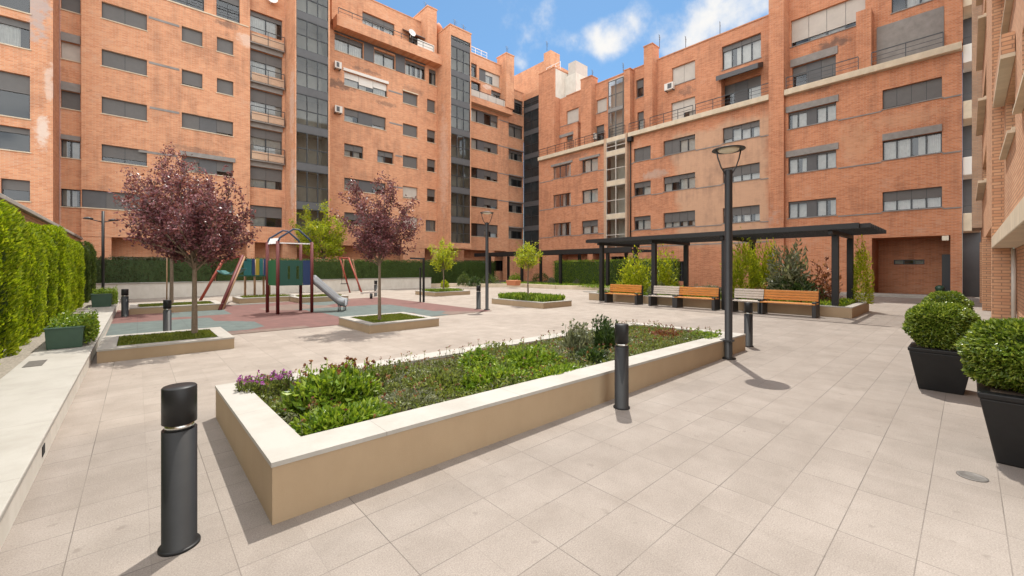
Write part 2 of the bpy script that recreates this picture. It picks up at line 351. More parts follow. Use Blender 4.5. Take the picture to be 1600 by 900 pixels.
# ------------------------------------------------------------------ mesh helpers
def rootof(o):
    while o.parent: o = o.parent
    return o
class MB:
    def __init__(s): s.v = []; s.f = []; s.m = []; s.s = []
    def quad(s, pts, mi=0, smooth=False):
        k = len(s.v); s.v += [tuple(p) for p in pts]; s.f.append(tuple(range(k, k+len(pts)))); s.m.append(mi); s.s.append(smooth)
    def hexa(s, p, mi=0):
        """8 corners: bottom ring 0-3, top ring 4-7"""
        k = len(s.v); s.v += [tuple(q) for q in p]
        for f in ((3, 2, 1, 0), (4, 5, 6, 7), (0, 1, 5, 4), (1, 2, 6, 5), (2, 3, 7, 6), (3, 0, 4, 7)):
            s.f.append(tuple(k+i for i in f)); s.m.append(mi); s.s.append(False)
    def box(s, x0, x1, y0, y1, z0, z1, mi=0, T=None):
        p = [(x0, y0, z0), (x1, y0, z0), (x1, y1, z0), (x0, y1, z0), (x0, y0, z1), (x1, y0, z1), (x1, y1, z1), (x0, y1, z1)]
        if T: p = [T(*q) for q in p]
        s.hexa(p, mi)
    def beam(s, a, b, wd, ht, mi=0):
        a = Vector(a); b = Vector(b); d = (b-a).normalized()
        up = Vector((0, 0, 1)) if abs(d.z) < .95 else Vector((1, 0, 0))
        sx = d.cross(up).normalized()*wd/2; sz = sx.cross(d).normalized()*ht/2
        s.hexa([a-sx-sz, a+sx-sz, a+sx+sz, a-sx+sz, b-sx-sz, b+sx-sz, b+sx+sz, b-sx+sz], mi)
    def tube(s, pts, rad, n=8, mi=0, caps=True):
        pts = [Vector(p) for p in pts]
        if not isinstance(rad, (list, tuple)): rad = [rad]*len(pts)
        base = len(s.v); prev = None
        for i, p in enumerate(pts):
            d = (pts[min(i+1, len(pts)-1)]-pts[max(i-1, 0)])
            d = d.normalized() if d.length > 1e-9 else Vector((0, 0, 1))
            if prev is None:
                ref = Vector((1, 0, 0)) if abs(d.x) < .8 else Vector((0, 1, 0)); x = d.cross(ref).normalized()
            else:
                x = prev-d*prev.dot(d); x = x.normalized() if x.length > 1e-6 else d.cross(Vector((1, 0, 0))).normalized()
            prev = x; y = d.cross(x)
            for k in range(n):
                a = 2*math.pi*k/n; s.v.append(tuple(p+(x*math.cos(a)+y*math.sin(a))*rad[i]))
        for i in range(len(pts)-1):
            for k in range(n):
                s.f.append((base+i*n+k, base+i*n+(k+1) % n, base+(i+1)*n+(k+1) % n, base+(i+1)*n+k)); s.m.append(mi); s.s.append(True)
        if caps:
            s.f.append(tuple(base+k for k in reversed(range(n)))); s.m.append(mi); s.s.append(False)
            e = base+(len(pts)-1)*n; s.f.append(tuple(e+k for k in range(n))); s.m.append(mi); s.s.append(False)
    def lathe(s, c, prof, n=24, mi=0, sy=1.0):
        base = len(s.v)
        for r, z in prof:
            for k in range(n):
                a = 2*math.pi*k/n; s.v.append((c[0]+r*math.cos(a), c[1]+r*math.sin(a)*sy, c[2]+z))
        for i in range(len(prof)-1):
            for k in range(n):
                s.f.append((base+i*n+k, base+i*n+(k+1) % n, base+(i+1)*n+(k+1) % n, base+(i+1)*n+k)); s.m.append(mi); s.s.append(True)
        s.f.append(tuple(base+k for k in reversed(range(n)))); s.m.append(mi); s.s.append(False)
        e = base+(len(prof)-1)*n; s.f.append(tuple(e+k for k in range(n))); s.m.append(mi); s.s.append(False)
    def build(s, name, mats, parent=None, bevel=0, loc=None):
        me = bpy.data.meshes.new(name)
        off = Vector(loc) if loc is not None else (rootof(parent).location if parent else Vector((0, 0, 0)))
        me.from_pydata([tuple(Vector(q)-off) for q in s.v], [], s.f)
        if isinstance(mats, str): mats = [mats]
        for k in mats: me.materials.append(M[k])
        me.polygons.foreach_set('material_index', s.m); me.polygons.foreach_set('use_smooth', s.s)
        me.update()
        o = bpy.data.objects.new(name, me); C.objects.link(o)
        if parent: o.parent = parent
        elif loc is not None: o.location = off
        if bevel:
            bv = o.modifiers.new('bevel', 'BEVEL'); bv.width = bevel; bv.segments = 2; bv.limit_method = 'ANGLE'; bv.angle_limit = math.radians(40)
        return o
def tag(o, label, cat, group=None, kind=None):
    o['label'] = label; o['category'] = cat
    if group: o['group'] = group
    if kind: o['kind'] = kind
    return o
def thing(name, label, cat, loc=(0, 0, 0), group=None):
    o = bpy.data.objects.new(name, None); C.objects.link(o); o.location = loc; o.empty_display_size = .2
    return tag(o, label, cat, group)
def struct(o): o['kind'] = 'structure'; return o
def dup(o, loc=None, rz=0, label=None, group=None, parent=None, sc=None):
    c = o.copy(); C.objects.link(c)
    if parent: c.parent = parent
    if loc is not None: c.location = loc; c.rotation_euler = (0, 0, rz)
    if sc: c.scale = sc
    if label: c['label'] = label
    if group: c['group'] = group
    for ch in list(o.children): dup(ch, parent=c)
    return c
def G(px, py, z=0):
    d = (EYE-z)*FPX/(py-HOR); s = (px-800)/FPX
    return Vector((d*(FX+s*RX), d*(FY+s*RY), z))

def leaves(mb, pts, size, aspect=.5, mi=0, outward=None, jit=.9, up=0.0, fold=.18):
    """pts: list of points; a folded leaf at each, pointing outward with jitter"""
    for i, p in enumerate(pts):
        p = Vector(p)
        o = outward[i] if outward else Vector((0, 0, 0))
        d = Vector((rnd.gauss(0, 1), rnd.gauss(0, 1), rnd.gauss(0, 1))).normalized()*jit+Vector(o)+Vector((0, 0, up))
        if d.length < 1e-3: continue
        d.normalize()
        r = Vector((rnd.gauss(0, .55), rnd.gauss(0, .55), rnd.gauss(0, .55)))+Vector(o)*1.0+Vector((0, 0, .35)); x = d.cross(r)
        if x.length < 1e-3: continue
        x.normalize(); nn = d.cross(x)
        L = size*rnd.uniform(.65, 1.3); W = L*aspect*.5
        k = len(mb.v)
        a = p-d*L*.5; e = p+d*L*.5; m1 = p+x*W+nn*L*fold; m2 = p-x*W+nn*L*fold
        mb.v += [tuple(a), tuple(m1), tuple(e), tuple(m2)]
        mb.f += [(k, k+1, k+2), (k, k+2, k+3)]; mb.m += [mi, mi]; mb.s += [False, False]

# ------------------------------------------------------------------ ground
g = MB(); g.quad([(-160, -160, 0), (220, -160, 0), (220, 220, 0), (-160, 220, 0)])
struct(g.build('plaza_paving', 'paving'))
g = MB(); g.box(-.55, 9.65, 11.75, 21.2, -.05, .012); o = struct(g.build('playground_surface', 'rubber'))
g = MB(); g.quad([(-2.25, -6, .235), (-1.22, -6, .235), (-1.22, 29, .235), (-2.25, 29, .235)]); struct(g.build('gravel_strip', 'gravel'))
g = MB(); g.quad([(24.2, 8, .2), (31.0, 8, .2), (31.0, 34.5, .2), (24.2, 34.5, .2)]); g.quad([(15.2, 29.3, .2), (24.2, 29.3, .2), (24.2, 34.5, .2), (15.2, 34.5, .2)])
struct(g.build('garden_soil', 'soil'))
g = MB(); g.box(30.3, 32.09, .2, 6.0, -.05, .11); struct(g.build('building_step', 'coping'))

# ------------------------------------------------------------------ facades
def wall(mb, T, u0, u1, z0, z1, ops=(), depth=.27, mi=0, caps='', back=6.0, rev=True):
    us = sorted({u0, u1, *[min(max(v, u0), u1) for o in ops for v in o[:2]]})
    zs = sorted({z0, z1, *[min(max(v, z0), z1) for o in ops for v in o[2:4]]})
    for i in range(len(us)-1):
        run = None
        for j in range(len(zs)-1):
            cu, cz = (us[i]+us[i+1])/2, (zs[j]+zs[j+1])/2
            if any(o[0] < cu < o[1] and o[2] < cz < o[3] for o in ops): continue
            mb.quad([T(us[i], 0, zs[j]), T(us[i+1], 0, zs[j]), T(us[i+1], 0, zs[j+1]), T(us[i], 0, zs[j+1])], mi)
    for o in ops:
        a, b, c, d = o[:4]; e = o[4] if len(o) > 4 else depth
        a = max(a, u0); b = min(b, u1)
        mb.quad([T(a, 0, c), T(a, -e, c), T(a, -e, d), T(a, 0, d)], mi); mb.quad([T(b, 0, c), T(b, -e, c), T(b, -e, d), T(b, 0, d)], mi)
        mb.quad([T(a, 0, d), T(b, 0, d), T(b, -e, d), T(a, -e, d)], mi); mb.quad([T(a, 0, c), T(b, 0, c), T(b, -e, c), T(a, -e, c)], mi)
    if 'l' in caps: mb.quad([T(u0, 0, z0), T(u0, -back, z0), T(u0, -back, z1), T(u0, 0, z1)], mi)
    if 'r' in caps: mb.quad([T(u1, 0, z0), T(u1, -back, z0), T(u1, -back, z1), T(u1, 0, z1)], mi)
    if 't' in caps: mb.box(u0-.02, u1+.02, -back, .05, z1, z1+.09, mi, T)
    if 'b' in caps: mb.quad([T(u0, 0, z0), T(u1, 0, z0), T(u1, -back, z0), T(u0, -back, z0)], mi)

def window(parent, T, u0, u1, z0, z1, panes=2, drop=0.0, drops=None, curtain=.5, sill=True, lintel=None, blank=(), shmat='shutter', silmat='cream', depth=.25, box=True):
    """frame + dark room (one mesh), children: pane, shutter, sill, curtain"""
    f = MB(); n0, n1 = -depth, -depth+.05; fw = .05
    f.box(u0, u1, n0, n1, z0, z0+fw, 0, T); f.box(u0, u1, n0, n1, z1-fw, z1, 0, T)
    f.box(u0, u0+fw, n0, n1, z0+fw, z1-fw, 0, T); f.box(u1-fw, u1, n0, n1, z0+fw, z1-fw, 0, T)
    for i in range(1, panes):
        um = u0+(u1-u0)*i/panes; f.box(um-.035, um+.035, n0, n1+.004, z0+fw, z1-fw, 0, T)
    nb = n0-.55
    f.quad([T(u0, nb, z0), T(u1, nb, z0), T(u1, nb, z1), T(u0, nb, z1)], 1)
    for ua in (u0, u1): f.quad([T(ua, nb, z0), T(ua, n0, z0), T(ua, n0, z1), T(ua, nb, z1)], 1)
    for za in (z0, z1): f.quad([T(u0, nb, za), T(u1, nb, za), T(u1, n0, za), T(u0, n0, za)], 1)
    for i in blank:
        a = u0+(u1-u0)*i/panes; b = u0+(u1-u0)*(i+1)/panes
        f.box(a, b, n1, n1+.06, z0+.01, z1-.01, 2, T)
    wo_ = f.build('window', ['frame_dark', 'room_dark', 'panel_grey'], parent)
    if drops is None: drops = [drop]*panes
    g = MB()
    g.quad([T(u0+fw, n0+.02, z0+fw), T(u1-fw, n0+.02, z0+fw), T(u1-fw, n0+.02, z1-fw), T(u0+fw, n0+.02, z1-fw)])
    if min(drops) < .98: g.build('pane', 'glass', wo_)
    for i, dr in enumerate(drops):
        if i in blank or dr <= 0: continue
        a = u0+(u1-u0)*i/panes+.012; b = u0+(u1-u0)*(i+1)/panes-.012
        s = MB(); s.box(a, b, n1+.004, n1+.03, z1-(z1-z0)*dr+.01, z1-.005, 0, T)
        nsl = max(2, int((z1-z0)*dr/.09))
        for q in range(nsl):
            zz = z1-(z1-z0)*dr*(q+.5)/nsl
            s.box(a, b, n1+.0305, n1+.037, zz-.028, zz+.028, 0, T)
        s.build('shutter', shmat, wo_)
    if curtain and min(drops) < .9:
        c = MB(); k = 0
        for i in range(panes):
            if i in blank or rnd.random() > curtain: continue
            a = u0+(u1-u0)*i/panes+.05; b = u0+(u1-u0)*(i+1)/panes-.04
            if rnd.random() < .35: b = a+(b-a)*rnd.uniform(.5, .8)
            m_ = 14
            for q in range(m_):
                ua = a+(b-a)*q/m_; ub = a+(b-a)*(q+1)/m_; d1 = n0-.08+.02*(q % 2); d2 = n0-.08+.02*((q+1) % 2)
                zl = z0+(.0 if rnd.random() < .97 else .1)
                c.quad([T(ua, d1, zl), T(ub, d2, zl), T(ub, d2, z1), T(ua, d1, z1)]); k += 1
        if k: c.build('curtain', 'curtain', wo_)
    if sill:
        s = MB(); s.box(u0-.05, u1+.05, -depth+.05, .05, z0-.05, z0+.003, 0, T); s.build('sill', silmat, wo_)
    if lintel:
        s = MB(); lh, le, lm = lintel; s.box(u0-le, u1+le, -.05, .09, z1+.004, z1+lh, 0, T); s.build('lintel', lm, wo_)
    return wo_

def glazed(parent, T, u0, u1, zs, z0, z1, cols=3, n=0, spandrel='panel_grey', sh=.55, rooms=True, name='glazed_bay', depth=1.6, framem='frame_dark', backm='room_cream', midrail=True, pane='glass_tower'):
    f = MB()
    edges = [z0]+[z for z in zs if z0+.6 < z < z1-.6]+[z1]
    for z in edges[1:-1]: f.box(u0, u1, n-.06, n+.03, z-sh/2, z+sh/2, 1, T)
    for i in range(cols+1):
        u = u0+(u1-u0)*i/cols; f.box(max(u0, u-.035), min(u1, u+.035), n-.08, n+.02, z0, z1, 0, T)
    for a, b in zip(edges[:-1], edges[1:]):
        lo = a+(sh/2 if a != z0 else 0); hi = b-(sh/2 if b != z1 else 0)
        if midrail: m_ = lo+(hi-lo)*.48; f.box(u0, u1, n-.07, n+.01, m_-.03, m_+.03, 0, T)
        f.box(u0, u1, n-.07, n+.01, hi-.05, hi, 0, T); f.box(u0, u1, n-.07, n+.01, lo, lo+.05, 0, T)
    o = f.build(name, [framem, spandrel], parent)
    p = MB()
    p.quad([T(u0, n-.03, z0), T(u1, n-.03, z0), T(u1, n-.03, z1), T(u0, n-.03, z1)]); p.build('pane', pane, o)
    r = MB()
    r.quad([T(u0, n-depth, z0), T(u1, n-depth, z0), T(u1, n-depth, z1), T(u0, n-depth, z1)])
    r.quad([T(u0, n-.09, z0), T(u0, n-depth, z0), T(u0, n-depth, z1), T(u0, n-.09, z1)]); r.quad([T(u1, n-.09, z0), T(u1, n-depth, z0), T(u1, n-depth, z1), T(u1, n-.09, z1)])
    for z in edges: r.box(u0+.01, u1-.01, n-depth+.01, n-.1, z-.15, z+.12, 0, T)
    r.build('interior', backm, o)
    return o

def railing(parent, T, u0, u1, z, n, h=.9, posts=None, bars=2, m='frame_dark', name='railing', r=.018, panel=None):
    f = MB(); k = posts or max(2, int((u1-u0)/1.1)+1)
    for i in range(k):
        u = u0+(u1-u0)*i/(k-1); f.box(u-r, u+r, n-r, n+r, z, z+h, 0, T)
    f.box(u0, u1, n-r*1.4, n+r*1.4, z+h, z+h+.045, 0, T)
    for b in range(bars):
        zz = z+h*(b+1)/(bars+1); f.box(u0, u1, n-r*.6, n+r*.6, zz-.012, zz+.012, 0, T)
    mats = [m]
    if panel:
        f.box(u0+.03, u1-.03, n-.012, n+.012, z+.04, z+h-.06, 1, T); mats.append(panel)
    return f.build(name, mats, parent)

def TL(Y): return lambda u, n, z: (u, Y-n, z)
def TR(X): return lambda u, n, z: (X-n, u, z)
def TN(Y): return lambda u, n, z: (u, Y+n, z)

# ---- left apartment block (faces -Y)
LB = thing('apartment_block', 'orange brick apartment block along the left and back, with two dark glass stair towers', 'building', (10, 35.8, 0))
W = MB(); A = TL(35.8); F4 = TL(33.4)
rows = [5.24+2.93*k for k in range(6)]
HW = 1.04
SP = [6.25, 9.15, 12.0, 14.85, 17.65, 20.45, 23.3, 26.2]
# far left projecting block (its right part is the pier)
opsA = [(-6.6, -4.22, 15.05, 17.4), (-6.6, -4.22, 13.15, 14.6), (-6.6, -4.22, 9.45, 11.75), (-6.6, -4.22, 7.7, 8.95), (-5.2, -4.22, 5.1, 6.2)]
wall(W, F4, -16, -3.4, 0, 30, opsA, caps='r', back=2.7)
for (a, b, c, d), dr, cu in zip(opsA, (0, .25, .42, .25, .5), (.7, .6, 0, .6, 0)):
    window(LB, F4, a, b, c, d, 2 if b-a > 1.5 else 1, dr, curtain=cu, sill=True, silmat='cream')
# recess C1
B = TL(36.15)
ops = []
for k in range(6):
    if k == 0: continue
    ops.append((-3.36, -2.56, rows[k], rows[k]+HW+.02))
wall(W, B, -3.4, -2.5, 3.5, 30, ops+[(-3.36, -2.56, rows[0], rows[0]+1.06)])
window(LB, B, -3.36, -2.56, rows[0], rows[0]+1.06, 2, 0, curtain=1)
for k, (dr, sm, cu) in zip(range(1, 6), ((.0, 'shutter', 1), (1, 'shutter', 0), (1, 'shutter_pale', 0), (1, 'shutter', 0), (.6, 'shutter', 0))):
    window(LB, B, -3.36, -2.56, rows[k], rows[k]+HW+.02, 2 if k == 1 else 1, dr, curtain=cu, shmat=sm, lintel=(.5, .0, 'grey_render') if k in (2, 3, 4) else (.28, 0, 'grey_render'))
# main wall with C2..C4
ops = []
wl = []
for k in range(6):
    if k == 0:
        wl.append((-2.48, .62, 5.24, 6.32, 3, [0, 1, .85], (0,), .0, None))
    elif k < 6:
        wl.append((-1.63, .46, rows[k], rows[k]+HW, 2, [.72 if k == 1 else 1]*2, (), 0, None))
for k in (1, 2):
    wl.append((2.23, 5.15, rows[k], rows[k]+HW, 3, [1, 1, .85] if k == 2 else [.35, 1, .72], (1,), .7, None if k == 2 else (.3, .12, 'grey_render')))
wl.append((2.23, 5.15, rows[0], rows[0]+HW, 3, [.6, 1, .6], (1,), .5, None))
for k in (3, 4):
    wl.append((2.23, 3.36, rows[k], rows[k]+HW, 1, [.88 if k == 3 else 1], (), 0, None))
    wl.append((4.18, 5.16, rows[k], rows[k]+HW, 1, [1], (), 0, None))
for a, b, c, d, pn, dr, bl, cu, li in wl: ops.append((a, b, c, d))
att = [(1.6, 3.45, 19.45, 21.6), (4.15, 5.55, 19.45, 21.3)]
porch = []
wall(W, A, -2.5, 6.2, 3.5, 30, ops+att, caps='lr', back=.6)
for a, b, c, d, pn, dr, bl, cu, li in wl: window(LB, A, a, b, c, d, pn, drops=dr, blank=bl, curtain=cu, lintel=li)
for a, b, c, d in att:
    window(LB, A, a, b, c+.02, d, 2, .3, curtain=.4, sill=False)
    railing(LB, A, a, b, 19.47, -.05, .75, 2, 1)
# balconies C5
Bk = TL(36.1)
ops = [(6.22, 8.42, 3.82+2.93*k+(0 if k in (2, 3, 4) else .9), rows[k]+HW+.02) for k in range(6)]
wall(W, Bk, 6.2, 8.6, 3.5, 30, ops)
for k, (a, b, c, d) in enumerate(ops):
    window(LB, Bk, a, b, c, d, 2, [.55, .6, .28, .38, .32, .22][k], curtain=.9, sill=False, lintel=(.36, 0, 'grey_render') if k in (1, 2, 3, 4) else None)
    if k in (2, 3, 4, 5):
        zb = c-.02 if k < 5 else c-.95
        o = railing(LB, Bk, 6.24, 8.5, zb, .34, 1.05, 3, 1, name='balcony_railing', panel=None)
        s = MB(); s.box(6.22, 8.5, 0.004, .36, zb-.07, zb, 0, Bk); s.build('balcony_slab', 'grey_render', o)
        s = MB(); s.box(6.3, 8.46, .315, .33, zb+.05, zb+.66, 0, Bk); s.build('balcony_panel', 'grey_pink' if 'grey_pink' in M else 'brick_pale', o)
# tower 1
for x in (8.6, 22.25): pass
def tower(x0, x1, top, yf=33.4, y1=36.5, zb=3.46):
    W.quad([(x0, yf, zb), (x0, y1, zb), (x0, y1, top), (x0, yf, top)])
    W.quad([(x1, yf, zb), (x1, y1, zb), (x1, y1, top), (x1, yf, top)])
    T = TL(yf)
    wall(W, T, x0, x1, zb, top, [(x0+.1, x1-.12, zb+.54, top-.9, .1)])
    W.box(x0-.04, x1+.04, yf-.05, y1, top, top+.12)
    W.quad([(x0, yf, zb), (x1, yf, zb), (x1, y1, zb), (x0, y1, zb)])
    glazed(LB, T, x0+.1, x1-.12, SP, zb+.54, top-.9, n=-.06)
tower(8.62, 11.12, 29)
tower(22.25, 24.75, 24.9)
# section between towers
ops = []; wl = []
def addw(u0, u1, z0, z1, pn, dr, bl=(), cu=.5, li=None, sm='shutter'): wl.append((u0, u1, z0, z1, pn, dr, bl, cu, li, sm)); ops.append((u0, u1, z0, z1))
addw(13.1, 17.0, 17.2, 18.42, 3, [.45, .62, .5], (), .95, (.24, .1, 'shutter_white'), 'shutter_white')
addw(13.1, 16.85, 14.15, 15.3, 3, [.5, 1, .75], (1,), .8)
addw(13.1, 14.75, 11.15, 12.25, 2, [.5, .5], (), .8)
addw(16.05, 17.6, 11.15, 12.25, 2, [.45, .45], (), .8)
addw(13.1, 16.85, 8.25, 9.3, 3, [.45, 1, .6], (1,), .3)
addw(13.1, 16.85, 5.3, 6.35, 3, [.6, 1, .6], (1,), .3)
for z0, dr in ((17.15, 1), (14.12, 1), (11.12, 1), (8.2, .92), (5.3, .9)): addw(18.55, 20.1, z0, z0+1.12, 1, [dr], (), 0, (.1, .05, 'cream') if z0 > 17 else None, 'shutter_pale' if z0 < 9 else 'shutter')
for z0 in (17.0, 14.0, 11.1, 8.15): addw(21.15, 22.1, z0, z0+1.25, 1, [.6 if z0 < 16 else .9], (), .6)
addw(21.0, 22.15, 5.2, 6.3, 2, [0, 0], (0,), .3)
gal = [(12.32, 15.0, 2), (16.1, 18.1, 2), (19.6, 20.95, 2), (21.3, 22.15, 1)]
gal = [(12.3, 14.75, 2, .28), (15.75, 17.75, 2, .18), (19.25, 21.35, 4, .2)]
addw(12.3, 14.75, 19.95, 21.4, 2, [.28, .28], (), 1)
addw(15.75, 17.75, 19.95, 21.25, 2, [.12, .2], (), 1)
addw(18.8, 20.95, 19.95, 21.35, 4, [.22]*4, (), 1)
addw(21.35, 22.2, 19.75, 21.3, 2, [.2, .2], (), .5)
wall(W, A, 11.12, 22.25, 3.5, 21.55, ops)
for u0, u1, z0, z1, pn, dr, bl, cu, li, sm in wl: window(LB, A, u0, u1, z0, z1, pn, drops=dr, blank=bl, curtain=cu, lintel=li, shmat=sm)
s = MB()
for a, b in ((14.8, 15.7), (17.8, 18.75)): s.box(a, b, .003, .05, 19.93, 21.5, 0, A)
s.box(12.25, 20.95, .003, .06, 21.42, 21.54, 0, A)
s.build('dark_cladding', 'panel_grey', LB)
# attic balcony
s = MB(); s.box(12.15, 22.24, .002, 1.0, 21.55, 22.5, 0, A); s.build('balcony', 'brick', LB, .02)
AT = TL(36.6)
o2 = [(15.0, 18.1, 22.6, 24.7), (19.6, 21.6, 22.6, 24.5)]
wall(W, AT, 11.12, 22.25, 21.5, 26.0, o2, caps='t')
W.quad([(11.12, 35.8, 21.545), (22.25, 35.8, 21.545), (22.25, 36.6, 21.545), (11.12, 36.6, 21.545)])
for a, b, c, d in o2: window(LB, AT, a, b, c, d, 3, .3, curtain=.7, sill=False)
s = MB(); s.hexa([AT(18.9, 0, 24.55), AT(21.9, 0, 24.55), AT(21.9, .9, 24.0), AT(18.9, .9, 24.0), AT(18.9, 0, 24.62), AT(21.9, 0, 24.62), AT(21.9, .9, 24.07), AT(18.9, .9, 24.07)]); s.build('awning', 'panel_grey', LB)
railing(LB, A, 12.3, 21.3, 22.5, .9, .55, 9, 1)
s = MB(); s.box(19.6, 21.4, .88, .9, 22.55, 23.2, 0, A); s.build('balcony_screen', 'shutter_white', LB)
W.box(20.9, 21.95, 35.3, 38, 21.56, 27.0)                      # chimney stack by the tower
W.box(20.85, 22.0, 35.25, 38.05, 27.0, 27.12)
W.box(12.1, 14.2, 35.9, 38, 22.5, 25.6)
# section right of tower 2
ops = []; wl = []
for z0, z1, drs in ((4.98, 6.38, [.0, 1, .55, .7]), (8.2, 9.3, [0, 1, .7, .8]), (11.28, 12.42, [0, 1, .6, .8]), (14.4, 15.55, [0, 1, .55, .9]), (17.35, 18.75, [.1, 1, .1, .5])):
    addw(26.5, 30.3, z0, z1, 4, drs, (1,), .5)
for z0, z1 in ((5.0, 6.3), (8.1, 9.3), (11.2, 12.42), (14.3, 15.5)): addw(32.15, 34.5, z0, z1, 3, [.3, .3, .3], (), .4, (.12, .2, 'grey_render'))
addw(32.15, 34.5, 17.0, 18.6, 2, [.2, .2], (), .8)
addw(32.15, 34.5, 19.9, 21.6, 2, [.2, .2], (), .3)
addw(26.4, 27.3, 22.1, 23.6, 1, [.2], (), .3)
addw(27.6, 30.6, 22.0, 23.4, 3, [.0, .3, .9], (0,), .6, None, 'shutter_pale')
addw(26.5, 27.8, 19.75, 21.7, 1, [0], (), 0); addw(29.3, 31.4, 19.75, 21.5, 2, [.2, .2], (), .6)
wall(W, A, 24.75, 31.9, 3.5, 24.6, [q for q in ops if q[0] < 31.5], caps='t')
A2 = TL(36.1)
wall(W, A2, 31.9, 34.6, 3.5, 22.6, [q for q in ops if q[0] > 31.5], caps='t')
W.quad([(31.9, 35.8, 3.5), (31.9, 36.1, 3.5), (31.9, 36.1, 24.6), (31.9, 35.8, 24.6)])
for u0, u1, z0, z1, pn, dr, bl, cu, li, sm in wl: window(LB, A if u0 < 31.5 else A2, u0, u1, z0, z1, pn, drops=dr, blank=bl, curtain=cu, lintel=li, shmat=sm)
s = MB(); s.box(25.0, 31.85, .002, .75, 19.05, 19.7, 0, A); s.build('balcony', 'brick', LB, .02)
railing(LB, A, 26.0, 31.7, 19.7, .68, .75, 6, 1, panel='shutter_pale')
railing(LB, A2, 32.0, 34.4, 19.95, .3, .8, 6, 2)
W.box(30.75, 31.95, 34.9, 36.5, 19.7, 25.7); W.box(30.7, 32.0, 34.85, 36.6, 25.7, 25.82)
# dark corner tower and high back mass
TX = TR(34.6)
glazed(LB, TX, 33.5, 36.05, SP, 3.5, 21.7, cols=2, n=0, backm='room_dark', pane='glass_dark')
W.quad([(34.6, 33.5, 0), (34.6, 36.1, 0), (34.6, 36.1, 3.5), (34.6, 33.5, 3.5)])
W.quad([(34.6, 33.5, 21.7), (34.6, 36.1, 21.7), (34.6, 36.1, 22.4), (34.6, 33.5, 22.4)])
W.quad([(34.6, 31.1, 0), (34.6, 33.5, 0), (34.6, 33.5, 22.4), (34.6, 31.1, 22.4)])
W.box(36.0, 44, 33.7, 44, 20, 26.3)
W.box(35.6, 37.2, 32.6, 33.7, 20, 26.9)
# ground floor behind the hedges: recessed wall, piers and beam
Bg = TL(37.0)
wall(W, Bg, -3.4, 34.6, 0, 3.5, [(-2, 6, 1.1, 2.3), (12.8, 21, 1.1, 2.2), (25.4, 34, 1.2, 2.4)])
for a, b in ((-2, 6), (12.8, 21), (25.4, 34)): window(LB, Bg, a, b, 1.1, 2.2 if a > 12 and a < 13 else (2.3 if a < 0 else 2.4), 8, 0, curtain=0, sill=False)
W.quad([(-3.4, 35.8, 3.5), (34.6, 35.8, 3.5), (34.6, 37.0, 3.5), (-3.4, 37.0, 3.5)])
for x0, x1 in ((-2.5, -1.2), (6.0, 6.5), (8.4, 9.4), (10.6, 12.6), (15.7, 16.1), (18.6, 20.9), (22.1, 23.0), (24.2, 25.6), (29.0, 29.8), (31.6, 34.6)):
    W.box(x0, x1, 35.83, 36.5, 0, 3.497)
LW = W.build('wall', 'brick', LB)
# roof clutter of the left block
def antenna(parent, x, y, z, h=1.6, arms=3):
    a = MB(); a.tube([(x, y, z), (x, y, z+h)], .025, 5)
    for i in range(arms):
        zz = z+h-.15-.18*i; a.tube([(x-.35+.05*i, y-.1, zz), (x+.35-.05*i, y+.1, zz)], .012, 4)
    return a.build('antenna', 'panel_grey', parent)
for x, y, z in ((23.2, 34.0, 25.0), (24.4, 34.2, 25.0), (21.4, 36.5, 27.1), (31.3, 35.4, 25.8), (28.6, 37.5, 24.65), (35.4, 33.0, 26.9)): antenna(LB, x, y, z, 1.1)
c = MB(); c.lathe((22.9, 36.5, 24.9), [(.45, 0), (.45, .5), (.7, .7), (.3, 1.5), (.05, 1.8)], 10); c.build('chimney_cowl', 'terracotta', LB)
railing(LB, A, 25.0, 29.0, 24.69, -.4, .9, 6, 2, m='white_plastic')
d = MB(); d.lathe((13.9, 33.8, 23.0), [(.02, 0), (.25, .05), (.33, .13)], 14)
def dish(parent, p, r=.35):
    d = MB(); n = 14
    pr = [(.02, 0), (r*.6, .05), (r, .16)]
    base = len(d.v)
    for rr, zz in pr:
        for k in range(n):
            a = 2*math.pi*k/n; d.v.append((p[0]+rr*math.cos(a), p[1]-.25-zz*.9+rr*.3*math.sin(a), p[2]+rr*math.sin(a)))
    for i in range(2):
        for k in range(n): d.f.append((i*n+k, i*n+(k+1) % n, (i+1)*n+(k+1) % n, (i+1)*n+k)); d.m.append(0); d.s.append(True)
    d.f.append(tuple(range(n))); d.m.append(0); d.s.append(True)
    d.tube([(p[0], p[1], p[2]-.3), (p[0], p[1]-.25, p[2])], .025, 6, 0)
    return d.build('satellite_dish', 'white_plastic', parent)
dish(LB, (7.6, 36.1, 22.2), .42); dish(LB, (18.8, 34.85, 23.3), .34)
# narrow stained ledges at floor levels
def course(parent, T, u0, u1, n0, n1, z0, z1, m='grey_render'):
    q = MB(); q.box(u0, u1, n0, n1, z0, z1, 0, T); return q.build('string_course', m, parent)
for k, (a, b) in ((1, (-.0, 2.0)), (2, (.55, 2.1)), (3, (.5, 2.1)), (4, (.5, 2.1)), (5, (.5, 2.2))):
    course(LB, A, a+.05, b, .003, .025, rows[k]+.86, rows[k]+1.0)
course(LB, A, -2.4, 6.1, .003, .05, 19.36, 19.44, 'cream')
for k, (a, b) in ((1, (17.3, 18.5)), (2, (17.8, 18.5)), (3, (17.2, 18.5)), (4, (17.1, 18.5))): course(LB, A, a, b, .003, .025, rows[k]+.86, rows[k]+1.0)
for z in (8.08, 11.18, 14.3, 17.25): course(LB, A, 30.35, 31.85, .003, .03, z+1.1, z+1.2)
course(LB, A, 25.0, 31.85, .003, .04, 19.0, 19.05, 'cream')
